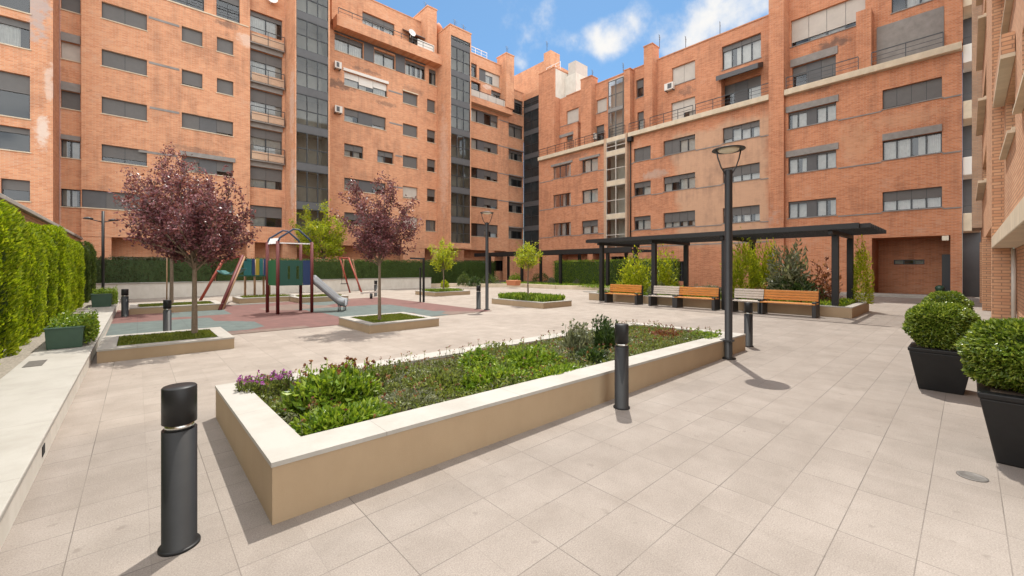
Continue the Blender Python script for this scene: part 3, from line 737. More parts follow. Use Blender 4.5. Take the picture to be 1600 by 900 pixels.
# slim service pipes and air conditioners on the wall
def aircon(parent, T, u, z, wd=.8, n=.0):
    a = MB(); a.box(u, u+wd, n+.1, n+.4, z, z+.55, 0, T); a.box(u+.12, u+wd*.62, n+.4, n+.412, z+.08, z+.47, 1, T)
    a.box(u+.05, u+.1, n, n+.4, z-.06, z, 1, T); a.box(u+wd-.1, u+wd-.05, n, n+.4, z-.06, z, 1, T)
    return a.build('air_conditioner', ['shutter_white', 'panel_grey'], parent)
aircon(LB, A, 12.2, 18.3, .55); aircon(LB, A, 12.2, 14.6, .6)

# ---- right apartment block (faces -X)
RB = thing('apartment_block', 'brick apartment block behind the pergola with a cream balcony ledge below its attic floors', 'building', (32.1, 15, 0))
W = MB(); R = TR(32.1); RA = TR(33.0)
ops = []; wl = []
rz = (4.86, 7.82, 10.78)
def col(u1, u0, h, pn, drs, cu=.8, li=None, bl=(), z=None):
    for k in range(3): addw(u0, u1, rz[k], rz[k]+h, pn, drs[k], bl, cu, li[k] if li else None)
col(29.05, 26.7, 1.3, 3, ([.0]*3, [.0]*3, [.0]*3), 1, [None, None, (.22, .25, 'grey_render')])
col(25.3, 23.4, 1.25, 2, ([.45]*2, [.0]*2, [.0]*2), 1, [None, None, (.22, .25, 'grey_render')])
col(19.6, 18.0, 1.15, 2, ([.3]*2, [.4]*2, [1]*2), .9)
col(16.85, 14.25, 1.2, 4, ([.65]*4, [.3, .3, .45, .45], [.2, .2, .95, .95]), .9)
col(12.2, 9.75, 1.12, 4, ([.55]*4, [.62]*4, [.35, .35, .2, .75]), 1)
for k, li in ((0, None), (1, (.4, .12, 'grey_render')), (2, (.4, .12, 'grey_render'))):
    addw(5.5, 8.05, rz[k], rz[k]+1.1, 5, [.12, .12, 1, .15, .15], (2,), 1, li)
for k, drs, li in ((0, [.5]*4, None), (1, [.04]*4, (.38, .0, 'grey_render')), (2, [.98, .98, .93, .93], None)):
    addw(.95, 3.35, rz[k], rz[k]+1.12, 4, drs, (), 1, li)
opg = [(.64, 3.82, 0, 3.33, 2.6), (14.8, 16.6, .5, 2.1), (20.6, 22.0, .0, 2.6), (24.6, 28.3, 0, 2.9, 1.5), (23.0, 24.0, .0, 2.9, 1.5), (20.21, 22.19, 3.5, 12.99, .05)]
wall(W, R, .22, 31.1, 0, 13.0, [q for q in ops]+opg, caps='lr', back=1.2)
for u0, u1, z0, z1, pn, dr, bl, cu, li, sm in wl: window(RB, R, u0, u1, z0, z1, pn, drops=dr, blank=bl, curtain=cu, lintel=li, shmat=sm, silmat='grey_render')
window(RB, R, 14.8, 16.6, .5, 2.1, 3, 0, curtain=.2, sill=False)
window(RB, R, 20.6, 22.0, 0, 2.6, 2, 0, curtain=.2, sill=False)
for a, b, z in ((24.6, 28.3, 2.9), (23.0, 24.0, 2.9)): W.quad([(33.6, a, 0), (33.6, b, 0), (33.6, b, z), (33.6, a, z)])
# porch back wall with its slot window
PB = TR(34.7); wall(W, PB, .64, 3.82, 0, 3.33, [(1.75, 3.1, 1.78, 2.08)])
window(RB, PB, 1.75, 3.1, 1.78, 2.08, 3, 0, curtain=.6, sill=False, depth=.12)
s = MB(); s.box(.66, 1.02, -2.2, -2.1, 0.01, 2.35, 0, R); s.build('door', 'frame_dark', RB)
s = MB(); s.box(.70, .95, -.12, .12, 3.05, 3.3, 0, R); s.build('porch_light', 'lamp_glass', RB)
# ledge, attic
s = MB()
for a, b in ((20.2, 30.95), (9.11, 20.0), (.23, 8.21)): s.box(a, b, -.9, .35, 13.0, 13.38, 0, R)
s.build('balcony_ledge', 'cream', RB, .03)
ops = []; wl = []
def aw(px0, px1, zc0, zc1, pn, dr, **k):
    def yy(px):
        s_ = (px-800)/FPX; return 33.0*(FY+s_*RY)/(FX+s_*RX)
    addw(yy(px1), yy(px0), zc0, zc1, pn, dr, **k)
aw(873, 895, 13.4, 15.2, 2, [.2, .2], li=(.3, .35, 'grey_render')); aw(931, 944, 13.4, 15.3, 1, [.4])
aw(996, 1013, 13.4, 15.4, 2, [.35, .35]); aw(1049, 1086, 13.4, 15.3, 2, [.55, .8], sm='shutter_pale'); aw(1127, 1189, 13.4, 15.4, 3, [.35, 1, .35], bl=(1,))
aw(874, 904, 16.4, 17.8, 1, [1], sm='shutter_pale'); aw(932, 948, 16.5, 17.8, 1, [1], sm='shutter_pale')
aw(994, 1013, 16.7, 18.3, 2, [.45, .45]); aw(1050, 1086, 16.7, 18.2, 2, [1, 1], sm='shutter_pale'); aw(1128, 1189, 16.6, 18.4, 4, [.22]*4)
aw(1238, 1306, 13.4, 15.2, 3, [.7, 1, .35], bl=(1,), li=(.5, .1, 'grey_render')); aw(1236, 1352, 16.6, 18.4, 4, [.82, .82, .82, .82], sm='shutter_pale'); aw(1393, 1462, 16.6, 18.4, 3, [.5, .5, .5])
wall(W, RA, 9.1, 28.0, 13.0, 19.35, [q for q in ops if q[0] > 9], caps='lt')
wall(W, RA, .22, 9.1, 13.0, 21.8, [q for q in ops if q[0] < 9], caps='rt')
wall(W, RA, 28.0, 31.1, 13.0, 19.35)
for u0, u1, z0, z1, pn, dr, bl, cu, li, sm in wl: window(RB, RA, u0, u1, z0, z1, pn, drops=dr, blank=bl, curtain=cu, lintel=li, shmat=sm, silmat='grey_render')
s = MB(); s.box(.9, 3.7, -.88, -.8, 13.4, 16.0, 0, R); s.build('balcony_screen', 'grey_render', RB)
s = MB(); s.hexa([R(9.8, -.895, 15.9), R(12.6, -.895, 15.9), R(12.6, .25, 15.45), R(9.8, .25, 15.45), R(9.8, -.895, 16.25), R(12.6, -.895, 16.25), R(12.6, .25, 15.8), R(9.8, .25, 15.8)]); s.build('awning', 'panel_grey', RB)
for a, b in ((20.3, 21.9), (22.4, 25.9), (26.1, 30.8), (18.4, 19.9), (8.9, 14.1), (14.3, 17.9), (4.4, 8.1), (.9, 3.8)): railing(RB, R, a, b, 13.38, .28, .75, None, 2)
# piers and chimneys
W.box(31.75, 33.5, 8.22, 9.1, 0, 20.6); W.box(31.7, 33.6, 8.17, 9.15, 20.6, 20.72)
for y0, y1, zt, x0 in ((24.3, 25.6, 20.0, 32.3), (17.9, 18.7, 20.5, 32.2), (20.1, 20.7, 19.2, 32.3), (26.05, 26.6, 16.0, 32.4)):
    W.box(x0, 33.3, y0, y1, 13.38, zt)
    W.box(x0-.04, 33.34, y0-.04, y1+.04, zt, zt+.08)
W.box(32.13, 33.4, 3.85, 4.55, 13.38, 17.0); W.box(31.98, 33.4, .2, .86, 13.38, 18.4)
W.box(12.65+19.7, 33.0, 12.4, 12.75, 13.38, 15.8)
# high corner block with cream penthouse side
W.box(32.09, 36.3, 28.9, 31.12, 13.03, 22.4)
W.box(32.05, 36.34, 28.88, 31.15, 22.4, 22.5)
s = MB(); s.quad([(32.3, 28.893, 19.4), (36.28, 28.893, 19.4), (36.28, 28.893, 22.35), (32.3, 28.893, 22.35)]); s.box(33.8, 36.5, 27.4, 28.89, 19.3, 21.9); s.build('penthouse_side', 'wall_white', RB)
RWALL = W.build('wall', 'brick_right', RB)
# glazed stair with cream slabs
o = glazed(RB, TR(31.75), 20.2, 22.2, [6.2, 9.2, 11.9], 3.2, 13.0, cols=2, n=.0, spandrel='cream', sh=.42, depth=1.9, framem='shutter_pale', pane='glass')
s = MB(); s.box(20.05, 20.2, -.35, .42, 3.0, 13.4, 0, R); s.box(22.2, 22.45, -.35, .4, 3.0, 13.4, 0, R); s.build('stair_pier', 'brick_pale', RB)
o = glazed(RB, TR(32.2), 20.75, 22.3, [16.0], 13.4, 18.7, cols=2, n=.0, spandrel='grey_render', sh=.3, depth=.7, framem='shutter', backm='shutter_pale', pane='glass')
for k in range(3):
    z = rz[k]-.06
    for a, b in ((.25, .92), (3.4, 5.4), (9.2, 9.7), (12.25, 14.2), (16.9, 17.95), (19.65, 20.0), (22.5, 23.35), (25.35, 26.65), (29.1, 31.0)):
        course(RB, R, a, b, .003, .035, z-.07, z)
course(RB, R, 9.2, 31.0, .003, .02, 3.34, 3.42)
d = MB(); d.tube([R(19.85, .12, 3.3), R(19.85, .12, 12.7)], .05, 8); d.box(19.6, 20.0, .05, .4, 12.6, 12.98, 0, R); d.build('downpipe', 'metal_black', RB)
aircon(RB, RA, 16.3, 16.35, .75); aircon(RB, RA, 24.1, 14.0, .6); aircon(RB, R, 17.2, 9.6, .01) if False else None
for y, z in ((21.5, 19.4), (17.9, 20.5), (15.6, 19.4), (12.9, 19.4), (25.0, 20.0), (30.5, 22.5)): antenna(RB, 33.4, y, z, 1.2)
railing(RB, TR(33.0), 29.0, 31.0, 22.5, -.2, .9, 4, 2, m='white_plastic')
s = MB(); s.box(34, 36, 27.6, 28.6, 21.9, 23.3); s.build('roof_tank', 'shutter_pale', RB)
# recessed end bay with pale balconies
s = MB(); E_ = TR(33.9); wall(s, E_, -1.2, .22, 0, 21.8); s.build('end_wall', 'panel_grey', RB)
for k in range(6):
    z = 3.5+2.95*k
    s = MB(); s.box(-.45, .2, .02, 1.7, z, z+.95, 0, E_); s.build('balcony', 'shutter_white' if k % 2 else 'cream', RB, .03)
    railing(RB, E_, -.45, .19, z+.96, 1.62, .35, 2, 0)

# ---- near brick block on the right (faces +Y)
NB = thing('brick_building', 'near brick building at the right edge, on square brick pillars with pale window sills', 'building', (17, -.8, 0))
W = MB()
n1 = TN(-.43); n2 = TN(-.64)
op1 = [(22.3, 28.0, 4.75+2.93*k, 6.0+2.93*k) for k in range(6)]
op2 = [(13.2, 16.3, 4.45+2.93*k, 5.75+2.93*k) for k in range(6)]+[(9.2, 11.6, 4.45+2.93*k, 5.75+2.93*k) for k in range(6)]
wall(W, n1, 17.2, 31.6, 2.75, 24, op1, caps='l', back=.5)
wall(W, n2, 4.5, 17.2, 2.42, 24, op2, caps='l', back=3)
W.quad([(17.2, -.43, 2.75), (31.6, -.43, 2.75), (31.6, -1.6, 2.75), (17.2, -1.6, 2.75)])
W.box(17.2, 17.75, -.80, -.432, 0, 2.745); W.box(23.3, 23.8, -.72, -.35, 0, 2.745); W.box(28.2, 28.8, -.72, -.35, 0, 2.745)
g0 = TN(-.86); wall(W, g0, 4.5, 17.18, 0, 2.2)
g1 = TN(-1.6); wall(W, g1, 17.7, 33.8, 0, 2.75)
W.build('wall', 'brick_near', NB)
s = MB(); s.box(4.4, 17.19, -.855, -.42, 2.12, 2.415); s.build('canopy_slab', 'cream', NB, .015)
for k in range(4):
    a, b, c, d = op1[k]; window(NB, n1, a, b, c, d, 3, [.3, .5, .2, .4][k], curtain=.5, sill=True, silmat='cream')
    s = MB(); s.box(a-.1, b+.1, .002, .2, c-.14, c-.052, 0, n1); s.build('window_ledge', 'cream', NB)
    for a, b, c, d in (op2[k], op2[k+6]):
        window(NB, n2, a, b, c, d, 3, [.3, .5, .2, .4][k], curtain=.4, sill=True, silmat='cream')
        s = MB(); s.box(a-.05, b+.05, .002, .11, c-.11, c-.052, 0, n2); s.build('window_ledge', 'cream', NB)
        if a > 12:
            s = MB(); s.box(a-.1, 17.0, .002, .2, d+.12, d+.2, 0, n2); s.build('balcony_slab', 'cream', NB)
            s = MB(); s.box(a-.1, 17.0, .01, .19, d+.2, d+.62, 0, n2); s.build('balcony', 'brick_near', NB)
W = MB(); W.box(28.9, 31.4, -.428, -.12, 3.45, 24); W.build('pilaster', 'brick_pale', NB)
W = MB(); W.tube([(17.05, -.80, 0), (17.05, -.80, 2.1)], .045, 8); W.build('downpipe', 'wall_white', NB)

# ---- left boundary: brick wall with coping, low bench wall
o = thing('boundary_wall', 'low brick boundary wall with a cream coping behind the cypress hedge', 'wall', (-2.4, 14, 0))
W = MB(); W.box(-2.65, -2.35, -8, 33.35, 0, 3.15); W.build('wall', 'brick_near', o)
W = MB(); W.box(-2.72, -2.26, -8, 33.38, 3.153, 3.27); W.build('coping', 'coping', o, .015)
o = thing('low_wall', 'long low white wall along the left edge of the plaza, with a broad flat top', 'wall', (-.9, 12, 0))
W = MB(); W.box(-1.22, -.575, -6, 24, 0, .2); W.build('wall', 'wall_white', o)
W = MB(); W.box(-1.24, -.555, -6, 24.02, .202, .242); W.build('coping', 'coping', o, .008)
W = MB(); W.box(-.574, -.57, 5.05, 5.17, .06, .14); W.build('vent', 'black_gap', o)
W = MB(); W.box(-1.16, -.98, 8.6, 9.1, .243, .247); W.build('drain_grate', 'cast_iron', o)

# ---- back wall with hedge
o = thing('low_wall', 'long cream retaining wall carrying the clipped hedge behind the playground', 'wall', (7, 28.8, 0))
W = MB(); W.box(-1.9, 17.2, 28.5, 29.3, 0, .78); W.build('wall', 'wall_white', o, .01)
W = MB(); W.box(-1.92, 17.22, 28.46, 29.32, .782, .83); W.build('coping', 'coping', o, .01)
def hedge(name, label, x0, x1, y0, y1, z0, z1, leaf, core='leaf_dark', dens=420, size=.085, group=None, extra=None):
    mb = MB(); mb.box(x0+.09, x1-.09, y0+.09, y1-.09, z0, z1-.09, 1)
    faces = [((x1-x0)*(z1-z0), 0), ((x1-x0)*(z1-z0), 1), ((y1-y0)*(z1-z0), 2), ((y1-y0)*(z1-z0), 3), ((x1-x0)*(y1-y0), 4)]
    pts = []; out = []
    for area, k in faces:
        for _ in range(int(area*dens)):
            u, v = rnd.random(), rnd.random(); ddd = rnd.gauss(0, .03)
            if k == 0: p = (x0+u*(x1-x0), y0+ddd, z0+v*(z1-z0)); nn = Vector((0, -1, .4))
            elif k == 1: p = (x0+u*(x1-x0), y1+ddd, z0+v*(z1-z0)); nn = Vector((0, 1, .4))
            elif k == 2: p = (x0+ddd, y0+u*(y1-y0), z0+v*(z1-z0)); nn = Vector((-1, 0, .4))
            elif k == 3: p = (x1+ddd, y0+u*(y1-y0), z0+v*(z1-z0)); nn = Vector((1, 0, .4))
            else: p = (x0+u*(x1-x0), y0+v*(y1-y0), z1+ddd); nn = Vector((0, 0, 1))
            q = math.sin(p[0]*5.1+p[1]*4.3)+math.sin(p[0]*11.3-p[1]*9.7+p[2]*3)
            p = Vector(p)+nn*.03*q
            pts.append(p); out.append(nn)
    ca = extra or 1
    leaves(mb, pts, size, .45, 0, out, .8)
    ob = mb.build(name, [leaf, core], None, loc=((x0+x1)/2, (y0+y1)/2, z0))
    return tag(ob, label, 'hedge', group)
hedge('clipped_hedge', 'brownish patchy stretch of clipped hedge at the left end of the back wall', -1.7, 3.2, 28.55, 29.2, .83, 2.08, 'leaf_hedge_brown', dens=330)
hedge('clipped_hedge', 'long dark green clipped hedge on the back wall behind slide and swings', 3.25, 17.0, 28.55, 29.2, .83, 2.1, 'leaf_hedge', dens=330)
hedge('clipped_hedge', 'straight bright green hedge in front of the dark porches at the back corner', 26.3, 27.0, 13.0, 23.8, .2, 2.15, 'leaf_green', dens=330)
hedge('clipped_hedge', 'shaded hedge behind the far pergola posts', 18.5, 26.2, 31.3, 31.9, .2, 2.2, 'leaf_hedge', dens=260)

# ------------------------------------------------------------------ left cypress row
def cypress_mesh(h=2.25, r=.355, n=10500):
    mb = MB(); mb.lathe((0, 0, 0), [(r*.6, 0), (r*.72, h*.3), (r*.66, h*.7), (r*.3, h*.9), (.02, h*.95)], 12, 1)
    pts = []; out = []
    ph = [rnd.uniform(0, 6.28) for _ in range(3)]
    for _ in range(n):
        a = rnd.uniform(0, 6.283); f = rnd.random()
        q = r*(.92+.08*math.sin(f*3.1))*(1 if f < .82 else math.sqrt(max(.01, 1-((f-.82)/.21)**2)))
        fl = abs(math.sin(a*3.5+.5*math.sin(f*5+ph[0])+ph[1]))**.5   # upright plumes with clefts between
        q *= .66+.36*fl+.06*math.sin(f*23+a*4+ph[2])
        q += rnd.gauss(0, .018)
        pts.append((q*math.cos(a), q*math.sin(a), h*f*(1+.06*fl))); out.append(Vector((math.cos(a)*.6, math.sin(a)*.6, .7)))
    leaves(mb, pts, .075, .34, 0, out, .35)
    return mb
cyp = cypress_mesh().build('cypress_foliage', ['leaf_cypress', 'leaf_dark'], None, loc=(0, 0, 0))
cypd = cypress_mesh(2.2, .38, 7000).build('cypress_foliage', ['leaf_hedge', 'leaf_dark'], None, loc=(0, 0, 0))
L1 = 'bright green upright cypress in the tight row along the left wall'
L2 = 'dark green upright cypress at the far end of the left row'
y = 1.2; k = 0
tmpl = {}
while y < 27.6:
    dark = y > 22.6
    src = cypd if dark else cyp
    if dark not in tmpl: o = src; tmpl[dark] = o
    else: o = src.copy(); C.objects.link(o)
    o.name = 'cypress'
    o.location = (-1.78+rnd.uniform(-.05, .05), y, .23); o.rotation_euler = (0, 0, rnd.uniform(-.5, .5)+(math.pi if k % 2 else 0)); s_ = rnd.uniform(.94, 1.05); o.scale = (s_*rnd.uniform(.85, 1.2), s_*rnd.uniform(.95, 1.15), s_*rnd.uniform(.92, 1.05))
    tag(o, L2 if dark else L1, 'cypress', 'dark cypresses at the far left' if dark else 'cypresses along the left wall')
    y += rnd.uniform(.80, 1.36); k += 1

# ------------------------------------------------------------------ planters
def planter(name, label, x0, x1, y0, y1, h, tx=.2, ty=.25, hx=None, fill='soil', group=None):
    """rendered planter: four walls as one ring, coping ring, soil; hx = heights at corners (x0y0, x1y0, x1y1, x0y1)"""
    hh = hx or (h,)*4
    o = thing(name, label, 'planter', ((x0+x1)/2, (y0+y1)/2, 0), group)
    co_ = [(x0, y0), (x1, y0), (x1, y1), (x0, y1)]; ci = [(x0+tx, y0+ty), (x1-tx, y0+ty), (x1-tx, y1-ty), (x0+tx, y1-ty)]
    wm = MB(); cm = MB(); e = .006
    for i in range(4):
        j = (i+1) % 4; a, b, c, d = co_[i], co_[j], ci[j], ci[i]
        wm.quad([(*a, 0), (*b, 0), (*b, hh[j]-.03), (*a, hh[i]-.03)]); wm.quad([(*d, 0), (*c, 0), (*c, hh[j]-.03), (*d, hh[i]-.03)])
    def ex(p, k): 
        cx, cy = (x0+x1)/2, (y0+y1)/2
        return (p[0]+(k if p[0] > cx else -k), p[1]+(k if p[1] > cy else -k))
    co2 = [ex(p, e) for p in co_]; ci2 = [ex(p, -e) for p in ci]
    for i in range(4):
        j = (i+1) % 4
        a, b, c, d = co2[i], co2[j], ci2[j], ci2[i]
        cm.quad([(*a, hh[i]), (*b, hh[j]), (*c, hh[j]), (*d, hh[i])])
        cm.quad([(*a, hh[i]-.03), (*b, hh[j]-.03), (*b, hh[j]), (*a, hh[i])])
        cm.quad([(*d, hh[i]-.03), (*c, hh[j]-.03), (*c, hh[j]), (*d, hh[i])])
        cm.quad([(*a, hh[i]-.03), (*b, hh[j]-.03), (*c, hh[j]-.03), (*d, hh[i]-.03)])
    wm.build('wall', 'render_beige', o); cm.build('coping', 'coping', o)
    s = MB(); m_ = min(hh)-.06
    N_ = 14
    for i in range(N_):
        for j in range(N_):
            xa = x0+tx+(x1-x0-2*tx)*i/N_; xb = x0+tx+(x1-x0-2*tx)*(i+1)/N_; ya = y0+ty+(y1-y0-2*ty)*j/N_; yb = y0+ty+(y1-y0-2*ty)*(j+1)/N_
            zz = lambda x, y: m_+.02*math.sin(x*3.1+y*2.3)+.015*math.sin(x*7-y*5)
            s.quad([(xa, ya, zz(xa, ya)), (xb, ya, zz(xb, ya)), (xb, yb, zz(xb, yb)), (xa, yb, zz(xa, yb))], 0, True)
    s.build('soil', 'soil', o)
    return o
planter('planter', 'long low planter bed in the foreground full of mixed flowering plants', .62, 8.73, 2.9, 5.4, .39, .24, .3, hx=(.39, .315, .30, .34))
planter('planter', 'low square planter at the left holding the nearest purple tree', -.5, 1.42, 9.75, 11.65, .225, .22, .25)
planter('planter', 'low planter at far left of the playground, behind a black bollard', -.2, 2.4, 18.9, 21.1, .24, .2, .25)
planter('planter', 'low square planter in mid plaza with the single purple tree', 4.15, 6.1, 9.7, 11.75, .225, .2, .22)
planter('planter', 'low planter beside the lamp post with lush green groundcover', 11.65, 13.35, 11.05, 14.2, .24, .16, .16)
planter('planter', 'far low planter holding the small yellow green tree', 12.2, 14.6, 19.8, 22.0, .23, .2, .2)
pa = G(372, 474); planter('planter', 'low white planter behind the play tower on the left', pa.x, pa.x+2.6, pa.y-.3, pa.y+1.5, .24, .2, .2)
pa = G(463, 473); planter('planter', 'low white planter behind the slide', pa.x, pa.x+2.2, pa.y-.4, pa.y+1.6, .24, .2, .2)
planter('planter', 'long planter bed running beneath the pergola behind the benches', 16.62, 19.95, 2.45, 12.65, .35, .2, .2)

def grass(name, label, x0, x1, y0, y1, z, n, size=.07, leaf='grass_blade', up=1.4, hvar=.03):
    mb = MB(); pts = [(rnd.uniform(x0, x1), rnd.uniform(y0, y1), z+rnd.random()*hvar) for _ in range(n)]
    leaves(mb, pts, size, .28, 0, None, .8, up)
    return tag(mb.build(name, leaf, None, loc=((x0+x1)/2, (y0+y1)/2, z)), label, 'grass', kind='stuff')
grass('grass', 'short mossy grass around the nearest purple tree', -.26, 1.18, 10.02, 11.38, .19, 5000)
grass('grass', 'short grass in the far left playground planter', .05, 2.15, 19.2, 20.8, .2, 3000)
grass('grass', 'short mossy grass around the mid plaza purple tree', 4.38, 5.88, 9.95, 11.5, .19, 5000)
grass('groundcover', 'lush spiky green groundcover in the planter by the lamp', 11.85, 13.15, 11.25, 14.0, .24, 4200, .2, 'leaf_green', 1.5, .18)
grass('grass', 'grass in the planter under the small yellow green tree', 12.45, 14.35, 20.1, 21.7, .22, 2200, .14, 'leaf_green', 1.3, .08)
for a, lab in ((G(372, 474), 'grass in the white planter behind the play tower'), (G(463, 473), 'grass in the white planter behind the slide')):
    grass('grass', lab, a.x+.25, a.x+2.1, a.y, a.y+1.1, .2, 1500, .12, 'grass_blade', 1.3, .06)

# ------------------------------------------------------------------ foreground planting
def bush(name, label, c, rx, ry, h, n, size, leaf, cat='plant', aspect=.5, up=.25, stalks=0, head=None, group=None, inner=.35, lump=.25):
    mb = MB(); pts = []; out = []
    ph = [rnd.uniform(0, 6) for _ in range(4)]
    for _ in range(n):
        a = rnd.uniform(0, 6.283); e = math.asin(rnd.random()); q = rnd.uniform(inner, 1)**.5
        q *= 1+lump*(math.sin(a*3+ph[0])*math.cos(e*4+ph[1])*.6+math.sin(a*7+ph[2])*.3)
        d = Vector((math.cos(a)*math.cos(e), math.sin(a)*math.cos(e), math.sin(e)))
        pts.append((c[0]+d.x*rx*q, c[1]+d.y*ry*q, c[2]+d.z*h*q)); out.append(d)
    leaves(mb, pts, size, aspect, 0, out, .85, up)
    mats = [leaf]
    for i in range(stalks):
        a = rnd.uniform(0, 6.283); q = rnd.random()**.5; x = c[0]+math.cos(a)*rx*q*.9; y_ = c[1]+math.sin(a)*ry*q*.9
        zt = c[2]+h*(1.02+.28*rnd.random()); mb.tube([(x, y_, c[2]+h*.4), (x+rnd.gauss(0, .02), y_+rnd.gauss(0, .02), zt)], .004, 4, 0)
        leaves(mb, [(x+rnd.gauss(0, .007), y_+rnd.gauss(0, .007), zt+rnd.gauss(0, .008)) for _ in range(6)], min(.04, size*.6), .6, 1 if head else 0)
        leaves(mb, [(x+rnd.gauss(0, .012), y_+rnd.gauss(0, .012), c[2]+h*rnd.uniform(.6, 1.15)) for _ in range(6)], size*.8, .5, 0)
    mats.append(head or leaf)
    return tag(mb.build(name, mats, None, loc=c), label, cat, group)
BZ = .26
def fb(px, py): return G(px, py, .3)
p = fb(520, 628); bush('shrub', 'bright green leafy shrub at the near left end of the long bed', (p.x, p.y, BZ), .46, .36, .34, 2600, .075, 'leaf_green', stalks=26, head='leaf_red')
p = fb(535, 660); bush('shrub', 'low spreading bright green shrub at the front near corner of the long bed', (p.x, p.y, BZ), .48, .26, .17, 2300, .06, 'leaf_green')
p = fb(455, 640); bush('shrub', 'small reddish tipped plant near the short end of the long bed', (p.x, p.y, BZ), .2, .16, .15, 600, .05, 'leaf_cover', stalks=6, head='leaf_red')
p = fb(408, 612); bush('flower_clump', 'clump of purple flowers hanging at the back left corner of the long bed', (p.x+.04, p.y, BZ+.03), .28, .26, .14, 700, .045, 'leaf_cover', 'flowers', stalks=70, head='petal_purple')
p = fb(745, 572); bush('shrub', 'rounded bright green shrub halfway along the back of the long bed', (p.x, p.y, BZ), .27, .25, .24, 1100, .07, 'leaf_green', stalks=6)
p = fb(830, 566); bush('shrub', 'spreading dark green herb in the middle of the long bed', (p.x, p.y, BZ), .5, .36, .22, 1900, .07, 'leaf_green', stalks=16)
p = fb(902, 552); bush('shrub', 'taller bluish spiky shrub left of the middle bollard', (p.x, p.y, BZ), .26, .26, .42, 1200, .085, 'leaf_grey', up=.9, stalks=16, aspect=.25)
p = fb(948, 546); bush('shrub', 'taller dark spiky shrub right behind the middle bollard', (p.x, p.y, BZ), .24, .24, .44, 1100, .085, 'leaf_dark', up=.9, stalks=20, aspect=.25)
p = fb(925, 560); bush('shrub', 'low dark rounded shrub in front of the two spiky ones', (p.x, p.y, BZ), .26, .22, .2, 700, .06, 'leaf_dark')
p = fb(690, 598); bush('shrub', 'mid green sprawling herb between the bright shrubs', (p.x, p.y, BZ), .42, .3, .15, 1300, .06, 'leaf_cover', stalks=16)
p = fb(640, 622); bush('shrub', 'grey green thyme cushion in the near half of the long bed', (p.x, p.y, BZ), .38, .3, .11, 1300, .04, 'leaf_grey')
p = fb(1100, 527); bush('shrub', 'green tuft at the far end of the long bed by the lamp post', (p.x, p.y, BZ-.02), .42, .3, .17, 900, .06, 'leaf_green', stalks=10)
p = fb(1040, 522); bush('shrub', 'reddish flowering mat at the far end of the long bed', (p.x, p.y, BZ-.03), .7, .4, .13, 1100, .05, 'leaf_red', stalks=20, head='leaf_red')
p = fb(770, 596); bush('shrub', 'tall leafy herb with seed heads in the centre of the bed', (p.x, p.y, BZ), .5, .34, .2, 1700, .065, 'leaf_green', stalks=24)
p = fb(600, 590); bush('shrub', 'low dusty green herb at the back edge of the long bed', (p.x, p.y, BZ), .4, .22, .16, 1000, .055, 'leaf_cover', stalks=20)
p = fb(870, 585); bush('shrub', 'low leafy herb near the front wall beside the middle bollard', (p.x, p.y, BZ), .5, .26, .14, 1400, .06, 'leaf_green', stalks=8)
def cover():
    mb = MB(); pts = []; pts2 = []; stems = []
    for _ in range(30000):
        x, y_ = rnd.uniform(.88, 8.47), rnd.uniform(3.22, 5.08)
        hgt = .035+.05*max(0, math.sin(x*2.7+y_*1.9)+math.sin(x*5.3-y_*4.1))+.03*max(0, math.sin(x*11+y_*9))
        hgt *= 1-.25*(x > 6)
        (pts if math.sin(x*3.3+y_*5.1)+math.sin(x*1.4-y_*2.2)+rnd.gauss(0, .6) > -.4 else pts2).append((x, y_, BZ-.01+hgt*rnd.uniform(.2, 1.3)))
    leaves(mb, pts, .05, .42, 0, None, .8, .55); leaves(mb, pts2, .04, .5, 1, None, .9, .35)
    fl = [(rnd.uniform(.9, 8.4), rnd.uniform(3.25, 5.05)) for _ in range(420)]
    for x, y_ in fl:
        zt = BZ+rnd.uniform(.1, .24); mb.tube([(x, y_, BZ), (x+rnd.gauss(0, .02), y_+rnd.gauss(0, .02), zt)], .0028, 3, 0)
        leaves(mb, [(x+rnd.gauss(0, .012), y_+rnd.gauss(0, .012), zt+rnd.gauss(0, .01)) for _ in range(4)], .026, .7, 2)
        leaves(mb, [(x+rnd.gauss(0, .02), y_+rnd.gauss(0, .02), BZ+rnd.random()*(zt-BZ)) for _ in range(4)], .045, .4, 0)
    tag(mb.build('groundcover', ['leaf_cover', 'leaf_grey', 'leaf_red'], None, loc=(4.6, 4.1, BZ)), 'low mixed groundcover carpeting the long foreground bed', 'groundcover', kind='stuff')
cover()

